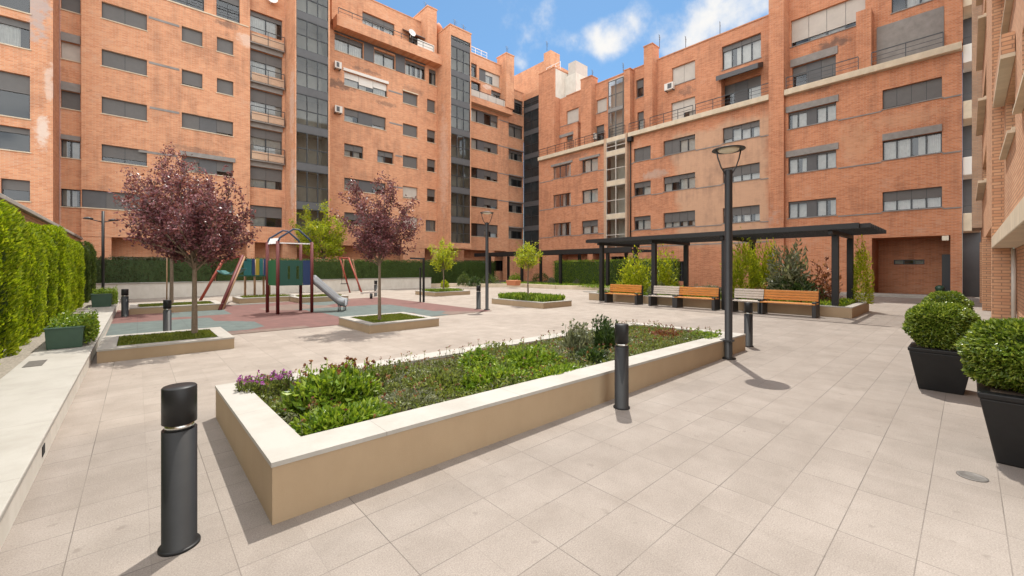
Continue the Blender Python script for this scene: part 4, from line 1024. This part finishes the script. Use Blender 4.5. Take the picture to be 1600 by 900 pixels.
# ------------------------------------------------------------------ trees
def tree(name, label, base, trunk_h, cz, rx, rz_, n, size, leaf, bark='bark', tr=.05, limbs=13, spiky=.5, cat='tree', lean=(0, 0), stake=False, aspect=.55, sub=5, group=None, low=-.75):
    """trunk with limbs fanning into an ellipsoid crown; leaves sit along the shoots"""
    root = thing(name, label, cat, base, group)
    bx, by, bz = base
    tm = MB(); top = (bx+lean[0], by+lean[1], bz+trunk_h)
    mid = (bx+lean[0]*.4+rnd.gauss(0, .015), by+lean[1]*.4+rnd.gauss(0, .015), bz+trunk_h*.5)
    tm.tube([(bx, by, bz-.05), (bx, by, bz+.06), mid, top, (top[0], top[1], bz+cz+rz_*.2)], [tr*1.5, tr*1.1, tr*.9, tr*.75, tr*.3], 9)
    cc_ = Vector((top[0], top[1], bz+cz)); pts = []; out = []; shoots = []
    for i in range(limbs):
        a = 2.399*i+rnd.uniform(-.25, .25); e = math.asin(min(.97, max(low, low+(1-low)*(i+.5)/limbs)))
        q = rnd.uniform(.82, 1.08)
        tip = cc_+Vector((math.cos(a)*math.cos(e)*rx*q, math.sin(a)*math.cos(e)*rx*q, math.sin(e)*rz_*q))
        st = Vector(top)+Vector((0, 0, rnd.uniform(-.05, .35)*rz_))
        m_ = st.lerp(tip, .5)+Vector((0, 0, -.12*rz_*rnd.random()+.04))
        tm.tube([st, m_, tip], [tr*.45, tr*.28, tr*.06], 6)
        shoots.append((st, m_, tip, .30))
        for j in range(sub):
            f = rnd.uniform(.3, .95); s0 = m_.lerp(tip, (f-.5)*2) if f > .5 else st.lerp(m_, f*2)
            dd = Vector((rnd.gauss(0, 1), rnd.gauss(0, 1), rnd.gauss(.25+spiky, .7))).normalized()
            L = rnd.uniform(.3, .62)*min(rx, rz_)
            s2 = s0+dd*L
            dv = s2-cc_; k = math.sqrt((dv.x/rx)**2+(dv.y/rx)**2+(dv.z/rz_)**2)
            lim = 1.08+.16*rnd.random()*spiky
            if k > lim: s2 = cc_+dv*(lim/k)
            tm.tube([s0, s0.lerp(s2, .5)+Vector((0, 0, .02)), s2], [tr*.16, tr*.1, tr*.03], 4)
            shoots.append((s0, s0.lerp(s2, .5), s2, 0))
    per = max(1, n//len(shoots))
    for a_, m_, b_, f0 in shoots:
        for _ in range(per):
            f = f0+(1-f0)*rnd.random(); p = a_.lerp(m_, f*2) if f < .5 else m_.lerp(b_, (f-.5)*2)
            p = p+Vector((rnd.gauss(0, 1), rnd.gauss(0, 1), rnd.gauss(0, 1)))*size*.85
            pts.append(p); out.append(((p-cc_).normalized())*.5)
    tm.build('trunk', bark, root)
    lm = MB(); leaves(lm, pts, size, aspect, 0, out, .9, 0); lm.build('crown', leaf, root)
    if stake:
        sm = MB(); sm.tube([(bx-.14, by-.02, bz-.05), (bx-.13, by-.02, bz+trunk_h*.95)], .022, 7); sm.build('stake', 'post_wood', root)
    return root
p = G(304, 523, .19); tree('purple_plum_tree', 'nearest purple leaved tree, in the square planter at the left', p, 1.35, 2.38, 1.20, 1.05, 12500, .072, 'leaf_purple', tr=.052, limbs=22, spiky=1.5, sub=7)
p = G(268, 476, .2); tree('purple_plum_tree', 'taller purple leaved tree behind the nearest one, left of the playground', p, 2.2, 3.95, 1.6, 1.85, 12000, .09, 'leaf_purple', tr=.06, limbs=22, spiky=1.5, stake=True, sub=7)
p = G(593, 501, .19); tree('purple_plum_tree', 'purple leaved tree alone in the mid plaza planter', p, 1.5, 2.65, 1.0, 1.18, 10500, .068, 'leaf_purple', tr=.042, limbs=20, spiky=1.5, sub=7)
p = Vector((12.45, 12.7, .2)); tree('young_tree', 'small round young tree in the groundcover planter beside the lamp', p, 1.35, 1.95, .58, .62, 2200, .085, 'leaf_yellow', tr=.035, limbs=12, sub=5, aspect=.5)
p = Vector((13.35, 20.75, .2)); tree('young_tree', 'small yellow green tree in the far low planter', p, 1.2, 2.2, .78, .95, 2700, .1, 'leaf_yellow', tr=.04, limbs=13, sub=5)
p = G(504, 453); tree('young_tree', 'light green tree rising behind the slide', p, 2.1, 4.1, 1.95, 2.0, 9000, .14, 'leaf_yellow', tr=.065, limbs=17, spiky=.6, sub=5)

# ------------------------------------------------------------------ topiary pots
def potted(label, x, y_, hw, ht, br, bh, n):
    o = thing('potted_box_shrub', label, 'potted shrub', (x, y_, 0), 'box shrubs in black pots')
    pm = MB(); a = hw*.70; b = hw
    def ring(r, z): return [(x-r, y_-r, z), (x+r, y_-r, z), (x+r, y_+r, z), (x-r, y_+r, z)]
    pm.hexa(ring(a, 0)+ring(b, ht-.05)); pm.hexa(ring(b+.008, ht-.05)+ring(b+.012, ht))
    pm.build('pot', 'pot_black', o, .012)
    s = MB(); s.quad([(x-b*.8, y_-b*.8, ht+.003), (x+b*.8, y_-b*.8, ht+.003), (x+b*.8, y_+b*.8, ht+.003), (x-b*.8, y_+b*.8, ht+.003)]); s.build('soil', 'soil', o)
    f = MB(); cz = ht+bh*.5; pts = []; out = []
    ph = [rnd.uniform(0, 6) for _ in range(5)]
    for _ in range(n):
        d = Vector((rnd.gauss(0, 1), rnd.gauss(0, 1), rnd.gauss(0, 1))).normalized()
        q = rnd.uniform(.72, 1)**.7*(1+.05*math.sin(d.x*6+ph[0])+.05*math.sin(d.y*7+ph[1])+.04*math.sin(d.z*9+ph[2]))
        pts.append((x+d.x*br*q, y_+d.y*br*q, cz+d.z*bh*.55*q)); out.append(d)
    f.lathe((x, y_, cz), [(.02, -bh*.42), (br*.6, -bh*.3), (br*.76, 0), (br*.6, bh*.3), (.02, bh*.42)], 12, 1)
    leaves(f, pts, .040, .52, 0, out, .8)
    f.build('foliage', ['leaf_box', 'leaf_dark'], o)
potted('nearest potted box shrub, cut by the right edge of the view', 5.43, -.37, .31, .58, .42, .58, 16000)
potted('clipped round box shrub in a black pot, the middle one of the row', 7.85, .24, .29, .55, .39, .58, 16000)
potted('farthest box shrub, peeking out behind the middle potted one', 11.2, .27, .30, .62, .36, .52, 6000)

# ------------------------------------------------------------------ green planter boxes on the low wall
def gbox(label, x0, x1, y0, y1, z0, h, n):
    o = thing('planter_box', label, 'planter', ((x0+x1)/2, (y0+y1)/2, z0), 'green planter boxes on the low wall')
    m_ = MB(); t_ = .03
    def ring(e, z): return [(x0-e, y0-e, z), (x1+e, y0-e, z), (x1+e, y1+e, z), (x0-e, y1+e, z)]
    m_.hexa(ring(-.02, z0)+ring(0, z0+h)); m_.hexa(ring(.012, z0+h)+ring(.012, z0+h+.025)); m_.build('box', 'planter_green', o, .008)
    f = MB(); pts = []
    for _ in range(n): pts.append((rnd.uniform(x0+.02, x1+.1), rnd.uniform(y0+.05, y1+.1), z0+h+.02+abs(rnd.gauss(0, .07))))
    for _ in range(n//2): pts.append((x1+rnd.uniform(0, .12), rnd.uniform(y0+.12, y1+.1), z0+rnd.uniform(.05, h)))
    leaves(f, pts, .06, .45, 0, None, .8, .5); f.build('foliage', 'leaf_green', o)
gbox('near green planter box with trailing plants on the low white wall', -1.13, -.68, 10.15, 11.6, .243, .33, 1600)
gbox('far green planter box of shrubs on the low wall, by the dark cypresses', -1.17, -.66, 20.0, 21.6, .243, .42, 1300)

# ------------------------------------------------------------------ bollards, lamps, posts
def bollard(label, x, y_, h=.92, r=.082, ring=True):
    o = thing('bollard', label, 'bollard', (x, y_, 0), 'black bollard lights')
    b = MB(); b.lathe((x, y_, 0), [(r*1.2, 0), (r*1.2, .012), (r*1.17, .015), (r*1.0, .016), (r, h*.735)], 32); b.build('body', 'metal_black', o)
    s = MB(); s.lathe((x, y_, 0), [(r*.84, h*.735), (r*.84, h*.775)], 32); s.build('light_ring', 'steel', o)
    c = MB(); c.lathe((x, y_, 0), [(r, h*.775), (r, h-.008), (r*.93, h), (.01, h)], 32); c.build('cap', 'metal_black', o)
bollard('largest nearest black bollard, standing alone in front of the low wall', .18, 3.05, .92)
bollard('black bollard in front of the middle of the long bed', 4.10, 2.66, .955, .078)
bollard('black bollard just past the far end of the long bed', 9.2, 3.0, .89, .078)
bollard('black bollard at the far left edge of the playground by the green box', -.3, 18.4, .9, .09)
bollard('black bollard right behind the nearest purple tree planter', .5, 12.15, .87, .075)
bollard('distant black bollard at the far playground edge near the swings', 9.81, 22.1, .88, .085)
bollard('grey bollard next to the mid plaza lamp post', 9.8, 12.75, .9, .085)

def lamp(label, x, y_, h=3.72, collar=False):
    o = thing('street_lamp', label, 'street lamp', (x, y_, 0), 'disc headed street lamps')
    b = MB(); r = .062; zt = h-.42
    b.lathe((x, y_, 0), [(r*1.9, 0), (r*1.9, .02), (r, .03), (r, zt), (r*.9, zt+.01), (.01, zt+.012)], 20); b.build('pole', 'metal_black', o)
    if collar:
        c = MB(); c.box(x-.075, x+.075, y_-.075, y_+.12, .30, .335); c.build('collar', 'metal_dark', o, .004)
    hd = MB(); hd.lathe((x, y_, h), [(.08, .0), (.18, -.018), (.262, -.04), (.267, -.054), (.25, -.062), (.19, -.04), (.185, -.028)], 36); hd.build('head', 'metal_dark', o)
    gl = MB(); gl.lathe((x, y_, h), [(.178, -.036), (.16, -.068), (.10, -.092), (.01, -.10)], 32); gl.build('lens', 'lamp_glass', o)
    for sgn in (-1, 1):
        dx, dy = RX*sgn, RY*sgn
        a = MB(); a.tube([(x+dx*r*.9, y_+dy*r*.9, zt-.06), (x+dx*.13, y_+dy*.13, zt+.06), (x+dx*.185, y_+dy*.185, zt+.22), (x+dx*.215, y_+dy*.215, h-.055)], .012, 8); a.build('bracket', 'metal_dark', o)
    return o
lamp('tall black lamp post with flat disc head, standing against the long foreground bed', 7.7, 2.83, 3.72, True)
lamp('black lamp post with disc head in the middle of the plaza, beside the groundcover planter', 9.81, 12.24, 3.72)
# twin headed lamp by the dark cypresses
o = thing('street_lamp', 'slim black lamp post with two small side heads by the dark cypresses', 'street lamp', (-1.04, 23.7, .24))
b = MB(); b.tube([(-1.04, 23.7, .24), (-1.04, 23.7, 3.9)], .05, 10); b.build('pole', 'metal_black', o)
for sx in (-.42, .3):
    b = MB(); b.tube([(-1.04, 23.7, 3.45), (-1.04+sx, 23.7+sx*.3, 3.55)], .018, 6); b.lathe((-1.04+sx, 23.7+sx*.3, 3.52), [(.02, 0), (.15, .02), (.16, .05), (.03, .1)], 14); b.build('head', 'metal_dark', o)
# post with arm at playground edge
o = thing('shower_post', 'short black post with a horizontal arm at the right edge of the playground', 'post', (9.82, 16.93, 0))
b = MB(); b.box(9.78, 9.86, 16.89, 16.97, 0, 2.05); b.box(9.66, 9.72, 16.98, 17.04, 0, 1.6); b.build('post', 'metal_black', o, .006)
b = MB(); b.beam((9.85, 16.9, 2.0), (9.35, 17.35, 2.03), .09, .07); b.build('arm', 'metal_black', o)

# manholes
b = MB(); b.lathe((4.73, -.02, 0), [(.085, .001), (.085, .005), (.07, .006), (.068, .0045), (.01, .0045)], 28); tag(b.build('drain_cover', 'cast_iron', None, loc=(4.73, -.02, 0)), 'small round metal drain cover set in the paving by the nearest pot', 'drain cover')
p = G(925, 456); b = MB(); b.lathe((p.x, p.y, 0), [(.6, .001), (.6, .006), (.02, .006)], 24); tag(b.build('drain_cover', 'cast_iron', None, loc=(p.x, p.y, 0)), 'flat round cover on the paving left of the pergola', 'drain cover')

# ------------------------------------------------------------------ pergola and benches
o = thing('pergola', 'large black slatted pergola over the benches, on paired square posts', 'pergola', (18, 7.3, 0))
PY = (2.93, 6.2, 9.09, 11.8)
for yy in PY:
    b = MB(); z0 = .25 if yy < 3 else (.0)
    xf = 16.98 if yy < 3 else 16.5
    b.box(xf-.09, xf+.09, yy-.09, yy+.09, 0 if xf < 16.6 else .2, 2.66); b.build('post', 'metal_black', o, .006)
    b = MB(); b.box(19.41, 19.59, yy-.09, yy+.09, .2, 2.66); b.build('post', 'metal_black', o, .006)
    b = MB(); b.box(16.2, 19.8, yy-.06, yy+.06, 2.662, 2.795); b.build('cross_beam', 'metal_black', o, .004)
b = MB()
for i in range(11):
    x = 16.18+3.5*i/10
    b.box(x-.025, x+.025, 1.95, 12.5, 2.80, 2.93)
b.build('roof_slats', 'metal_black', o, .003)
b = MB(); b.box(16.05, 16.12, 2.2, 12.35, 2.78, 2.95); b.box(19.73, 19.8, 2.2, 12.35, 2.80, 2.95); b.build('edge_beam', 'metal_black', o, .004)

def bench(label, yc, ln, wood, x=16.12, arms=True):
    o = thing('bench', label, 'bench', (x, yc, 0), 'benches under the pergola')
    hw = ln/2
    for sg in (-1, 1):
        y0 = yc+sg*(hw-.06); b = MB()
        b.box(x-.27, x+.25, y0-.055, y0+.055, 0, .40); b.box(x+.17, x+.27, y0-.055, y0+.055, .40, .80)
        if arms: b.box(x-.27, x-.17, y0-.055, y0+.055, .40, .50)
        b.build('leg', 'metal_dark', o, .008)
    s = MB()
    for i in range(5): s.box(x-.29+.105*i, x-.20+.105*i, yc-hw+.02, yc+hw-.02, .402, .44)
    s.build('seat', wood, o, .006)
    k = MB()
    for i in range(4):
        z = .50+.085*i; xo = x+.11+.014*i
        k.box(xo, xo+.035, yc-hw+.02, yc+hw-.02, z, z+.075)
    k.build('backrest', wood, o, .006)
bench('orange wooden slat bench nearest the right end of the pergola', 4.03, 1.62, 'wood_orange')
bench('orange wooden slat bench in the middle of the pergola row', 7.09, 1.56, 'wood_orange')
bench('orange wooden slat bench at the far left end of the pergola', 10.36, 1.66, 'wood_orange')
bench('pale grey short bench left of the middle orange bench', 8.42, 1.16, 'wood_grey')
bench('pale grey short bench right behind the near lamp post', 5.28, 1.02, 'wood_grey')

# pergola bed planting
pz = .3
bush('bamboo', 'tall feathery yellow green bamboo right of the lamp post in the pergola bed', (18.0, 6.05, pz), .8, .75, 2.35, 3800, .14, 'leaf_yellow', 'bamboo', .25, .5, lump=.4)
bush('bamboo', 'slimmer yellow green bamboo just behind the middle pergola post', (19.0, 5.5, pz), .6, .55, 2.3, 2200, .14, 'leaf_yellow', 'bamboo', .25, .5, lump=.4)
bush('shrub', 'loose yellow green shrub behind the leftmost orange bench', (18.0, 10.9, pz), .95, .85, 1.9, 2200, .14, 'leaf_yellow', lump=.5, inner=.1)
bush('shrub', 'airy yellow shrub left of the second pergola post', (18.9, 9.9, pz), .6, .6, 2.25, 1300, .14, 'leaf_yellow', lump=.5, inner=.1)
bush('loquat', 'dark glossy large leaved shrub behind the right orange bench', (18.3, 4.55, pz), .85, .8, 2.05, 1700, .24, 'leaf_grey', 'shrub', .28, .2, lump=.45, inner=.15)
bush('shrub', 'dark leaves under the glossy shrub in the pergola bed', (18.0, 4.3, pz), .8, .9, .9, 900, .2, 'leaf_dark', lump=.3, aspect=.3)
bush('shrub', 'bushy golden conifer at the right end of the pergola bed', (19.62, 2.62, pz), .36, .34, 2.2, 2200, .10, 'leaf_yellow', aspect=.3, up=.6)
bush('shrub', 'autumn tinted loose shrub between the right pergola posts', (18.6, 3.55, pz), .55, .55, 1.5, 600, .13, 'leaf_red', lump=.5, inner=.1)
bush('shrub', 'grey green lavender behind the middle orange bench', (17.6, 7.3, pz), .55, .8, .6, 1100, .1, 'leaf_grey', aspect=.2, up=.9)
bush('shrub', 'silvery mound between the two left benches', (17.6, 9.5, pz), .55, .6, .62, 900, .1, 'leaf_grey', aspect=.25, up=.8)
bush('shrub', 'bright green low shrub behind the left pale bench', (17.5, 8.6, pz), .5, .6, .5, 900, .1, 'leaf_green')
bush('shrub', 'reddish low shrub near the right bench end', (17.3, 5.3, pz), .4, .4, .55, 500, .09, 'leaf_red')
grass('groundcover', 'lush green groundcover along the front of the pergola bed', 16.9, 19.7, 2.75, 12.4, .3, 6500, .15, 'leaf_green', 1.2, .14)

# ------------------------------------------------------------------ far garden
o = thing('garden_kerb', 'low stone kerb curving around the far garden beds', 'kerb', (24.2, 20, 0))
b = MB(); pts = [(31.0, 12.2), (24.3, 12.4), (24.1, 18.0), (23.0, 20.5), (23.2, 24.5), (20.6, 26.5), (19.0, 29.2), (17.3, 29.2)]
for a, c in zip(pts[:-1], pts[1:]): b.beam((a[0], a[1], .14), (c[0], c[1], .14), .25, .3)
b.build('kerb', 'cream', o)
grass('groundcover', 'bright low groundcover in the far garden beds', 23.5, 26.2, 13.0, 27.5, .22, 5000, .16, 'leaf_green', 1.2, .1)
for i, (px, py, r, h, lf, lab) in enumerate(((742, 447, .5, .75, 'leaf_dark', 'dark rounded shrub at the foot of the far hedge, below the lamp head'), (765, 443, .9, .8, 'leaf_hedge', 'broad dark shrub behind the mid plaza lamp post'),
    (806, 441, .8, .8, 'leaf_green', 'fresh green mound in the far garden left of the small tree'), (845, 440, 1.0, .95, 'leaf_hedge', 'broad green mound in the far garden behind the small tree'), (725, 446, .55, 1.0, 'leaf_hedge', 'upright dark shrub at the end of the back wall'),
    (903, 445, .35, .5, 'leaf_grey', 'small grey tuft at the front of the far hedge'), (862, 444, .35, .55, 'leaf_grey', 'pale flowering tuft in front of the far hedge left end'), (930, 446, .3, .55, 'leaf_green', 'small tuft by the far left pergola post'), (695, 449, .3, .5, 'leaf_yellow', 'small yellow shrub beside the far planter'))):
    p = G(px, py, .2); bush('shrub', lab, (p.x, p.y, .2), r, r, h, 700, .13, lf)
p = G(803, 446, .2); o = thing('flower_pot', 'long terracotta flower trough in the far garden', 'flower pot', (p.x, p.y, .2))
b = MB(); b.hexa([(p.x-.3, p.y-.5, .2), (p.x+.2, p.y-.5, .2), (p.x+.2, p.y+.5, .2), (p.x-.3, p.y+.5, .2), (p.x-.36, p.y-.56, .6), (p.x+.26, p.y-.56, .6), (p.x+.26, p.y+.56, .6), (p.x-.36, p.y+.56, .6)]); b.build('trough', 'terracotta', o, .02)
# far pergola
o = thing('pergola', 'distant thin dark pergola in front of the back corner porches', 'pergola', (25.5, 24, 0))
for yy in (17.5, 22.0, 26.5, 31.0):
    for xx in (25.2, 27.6):
        b = MB(); b.box(xx-.1, xx+.1, yy-.1, yy+.1, .0, 2.7); b.build('post', 'metal_black', o)
b = MB()
for i in range(6): b.box(25.0+.55*i, 25.07+.55*i, 15.5, 33.0, 2.72, 2.9)
b.build('roof_slats', 'metal_black', o)
b = MB(); b.box(24.9, 24.98, 15.4, 33.1, 2.66, 3.02); b.build('edge_beam', 'metal_black', o)

# ------------------------------------------------------------------ playground
pl = G(424, 489); pfl = G(434, 491.5); pbr = G(470, 485.8); pfr = G(481.5, 488.7)
# square tower placed on the front posts
ex = (pfr-pfl); ex.z = 0; wdt = 1.06; ux = ex.normalized(); uy = Vector((-ux.y, ux.x, 0))
def Q(a, b_, z): v = pfl+ux*a+uy*b_; return Vector((v.x, v.y, z))
T0 = thing('play_tower', 'play tower with dark red posts, green and blue panels and a steel slide', 'play tower', tuple(Q(.5, .5, 0)))
DX = -.22
for a, bb in ((0, 0), (wdt, 0), (DX, .85), (wdt+DX, .85)):
    b = MB(); b.tube([Q(a, bb, 0), Q(a, bb, 2.5)], .055, 12); b.build('post', 'post_red', T0)
def slab(mb, a0, b0, a1, b1, z0, z1, th=.03, mi=0): 
    p0 = Q(a0, b0, 0); p1 = Q(a1, b1, 0); mb.beam((p0.x, p0.y, (z0+z1)/2), (p1.x, p1.y, (z0+z1)/2), th, z1-z0, mi)
b = MB(); b.hexa([Q(0, 0, .98), Q(wdt, 0, .98), Q(wdt+DX, .85, .98), Q(DX, .85, .98), Q(0, 0, 1.04), Q(wdt, 0, 1.04), Q(wdt+DX, .85, 1.04), Q(DX, .85, 1.04)]); b.build('platform', 'post_wood', T0)
def holed(a0, b0, a1, b1, name, m_, slots):
    b = MB()
    def piece(f0, f1, z0, z1): slab(b, a0+(a1-a0)*f0, b0+(b1-b0)*f0, a0+(a1-a0)*f1, b0+(b1-b0)*f1, z0, z1)
    x = 0
    for s0, s1 in slots: piece(x, s0, .98, 1.85); piece(s0, s1, .98, 1.2); piece(s0, s1, 1.65, 1.85); x = s1
    piece(x, 1, .98, 1.85); return b.build(name, m_, T0)
holed(.05, -.0, wdt*.72, -.0, 'side_panel', 'plastic_green', ((.35, .45), (.72, .84)))
holed(wdt*.73, -.0, wdt-.05, -.0, 'side_panel', 'plastic_blue', ())
holed(DX+.03, .80, -.02, .05, 'side_panel', 'plastic_lime', ())
holed(wdt+DX*.9, .78, wdt+DX*.5, .42, 'side_panel', 'plastic_green', ())
# roof: bent tube with white gables
b = MB(); b.hexa([Q(.0, 0, 2.42), Q(wdt, 0, 2.42), Q(wdt, .03, 2.42), Q(0, .03, 2.42), Q(0, .0, 2.46), Q(wdt, 0, 2.46), Q(wdt, .03, 2.46), Q(0, .03, 2.46)]); b.build('roof_rail', 'white_plastic', T0)
for bb in (0, .85):
    dx = DX*bb/.85
    b = MB(); b.tube([Q(dx, bb, 2.45), Q(dx+.06, bb, 2.62), Q(dx+wdt*.45, bb, 2.93), Q(dx+wdt*.6, bb, 2.92), Q(wdt+dx-.08, bb, 2.6), Q(wdt+dx, bb, 2.45)], .032, 8); b.build('roof_tube', 'roof_tube', T0)
b = MB(); b.hexa([Q(-.01, 0, 2.42), Q(.03, 0, 2.42), Q(.03+DX, .85, 2.42), Q(-.01+DX, .85, 2.42), Q(.08, 0, 2.62), Q(.10, 0, 2.62), Q(.10+DX, .85, 2.62), Q(.08+DX, .85, 2.62)]); b.build('roof_panel', 'white_plastic', T0)
# slide
s0 = Q(wdt+.02, .32, 1.05); e0 = G(541, 486); prof = []
dirs = (Vector((e0.x, e0.y, 0))-Vector((s0.x, s0.y, 0))); Ls = dirs.length; dh = dirs.normalized(); sv = Vector((-dh.y, dh.x, 0))
N_ = 26
def sz(f): 
    if f < .08: return 1.05
    if f < .80: return 1.05-(f-.08)/.72*.80
    return .25-.06*(1-math.exp(-(f-.80)*14))
cs = [(-.29, .27), (-.285, .06), (-.22, .0), (.22, .0), (.285, .06), (.29, .27)]
b = MB(); base = len(b.v)
for i in range(N_+1):
    f = i/N_; c = Vector((s0.x, s0.y, 0))+dh*Ls*f
    for l, h_ in cs: v = c+sv*l; b.v.append((v.x, v.y, sz(f)+h_+(0)))
for i in range(N_):
    for k_ in range(len(cs)-1): b.f.append((i*6+k_, i*6+k_+1, (i+1)*6+k_+1, (i+1)*6+k_)); b.m.append(0); b.s.append(True)
so_ = b.build('slide', 'steel_slide', T0); md = so_.modifiers.new('thickness', 'SOLIDIFY'); md.thickness = .03
b = MB()
for f in (.80, .96):
    c = Vector((s0.x, s0.y, 0))+dh*Ls*f
    for l in (-.15, .15): v = c+sv*l; b.tube([(v.x, v.y, 0), (v.x, v.y, sz(f))], .022, 8)
b.build('slide_leg', 'steel_slide', T0)

# second play structure behind, with bridge panels and slanted climbing beams
q = G(398, 470); T1 = thing('climbing_frame', 'teal and yellow climbing frame with slanted red ladder beams behind the play tower', 'climbing frame', tuple(q))
def S(px, py, z): return None
def atd(px, d, z): 
    s_ = (px-800)/FPX; return Vector((d*(FX+s_*RX), d*(FY+s_*RY), z))
D1 = 20.2
for px in (383, 398, 412, 421):
    b = MB(); b.tube([atd(px, D1+(.5 if px in (383, 412) else 0), 0), atd(px, D1+(.5 if px in (383, 412) else 0), 2.0)], .05, 9); b.build('post', 'post_wood', T1)
for px0, px1, m_ in ((381, 393, 'plastic_teal'), (394, 398, 'plastic_blue'), (400, 405, 'plastic_yellow'), (406, 411, 'plastic_teal'), (412, 415, 'plastic_blue'), (415, 421, 'plastic_green')):
    b = MB(); a_ = atd(px0, D1-.08, 1.62); c_ = atd(px1, D1-.08, 1.62); b.beam(a_, c_, .03, .82); b.build('side_panel', m_, T1)
b = MB(); b.beam(atd(380, D1+.3, 1.2), atd(422, D1+.3, 1.2), .8, .06); b.build('platform', 'plastic_green', T1)
for (pxa, za, da, pxb, pyb, m_) in ((379, 2.1, 17.5, 343, 485, 'post_red'), (381, 2.05, 17.6, 346, 484.5, 'post_wood'), (349, 1.95, 19.6, 311, 473, 'post_orange')):
    b = MB(); b.tube([G(pxb, pyb), atd(pxa, da, za)], .06, 9); b.build('climbing_beam', m_, T1)
b = MB(); b.tube([atd(379, 17.5, 2.08), atd(349, 19.6, 1.95)], .045, 8); b.tube([atd(379, 17.5, 2.08), atd(383, D1, 1.98)], .045, 8); b.build('top_rail', 'post_orange', T1)
b = MB(); pts = [atd(345+ (378-345)*i/8, 19.4-1.9*i/8, 1.45-.22*math.sin(math.pi*i/8)+.12*i/8) for i in range(9)]
for z_ in (0, ):
    for i in range(8): b.beam(pts[i], pts[i+1], .35, .04)
b.build('hanging_bridge', 'plastic_teal', T1)

# swing set
q = G(556, 458); T2 = thing('swing_set', 'thin red swing frame with splayed legs at the far edge of the playground', 'swing', tuple(q))
D2 = 26.0
apexs = []
for pxa, pxb, pyb, pxc, pyc in ((531, 547, 457.5, 536, 453), (545, 566, 459.5, 562, 454)):
    ap = atd(pxa, D2, 2.2); apexs.append(ap)
    b = MB(); b.tube([G(pxb, pyb), ap], .05, 8); b.build('leg', 'post_orange', T2)
    b = MB(); b.tube([G(pxc, pyc), atd(pxa+6, D2+.4, 2.1)], .04, 8); b.build('leg', 'post_wood', T2)
b = MB(); b.tube([apexs[0], apexs[1]], .04, 8); b.build('top_bar', 'post_orange', T2)
b = MB(); mp_ = apexs[0].lerp(apexs[1], .5)
for dx in (-.16, .16): b.tube([mp_+Vector((dx, 0, 0)), mp_+Vector((dx, 0, -1.6))], .01, 4)
b.box(mp_.x-.2, mp_.x+.2, mp_.y-.08, mp_.y+.08, mp_.z-1.64, mp_.z-1.6); b.build('swing_seat', 'metal_black', T2)
# spring rocker
p = G(580, 467); o = thing('spring_rocker', 'small grey spring rocker on the playground near the swings', 'spring rocker', tuple(p))
b = MB(); b.tube([(p.x, p.y, 0), (p.x, p.y, .28)], .07, 10); b.build('spring', 'metal_dark', o)
b = MB(); b.beam((p.x-.45, p.y+.25, .3), (p.x+.35, p.y-.2, .36), .12, .08); b.tube([(p.x+.2, p.y-.1, .33), (p.x+.3, p.y-.15, .55)], .02, 6); b.build('seat', 'shutter_pale', o)

# bin and door-side shrub in the porch
o = thing('litter_bin', 'dark green rounded bin at the right side of the brick porch', 'bin', (32.5, .95, 0))
b = MB(); b.lathe((32.7, 1.05, 0), [(.15, .0), (.18, .4), (.2, .44), (.2, .5), (.14, .6), (.02, .63)], 18); b.build('body', 'planter_green', o)
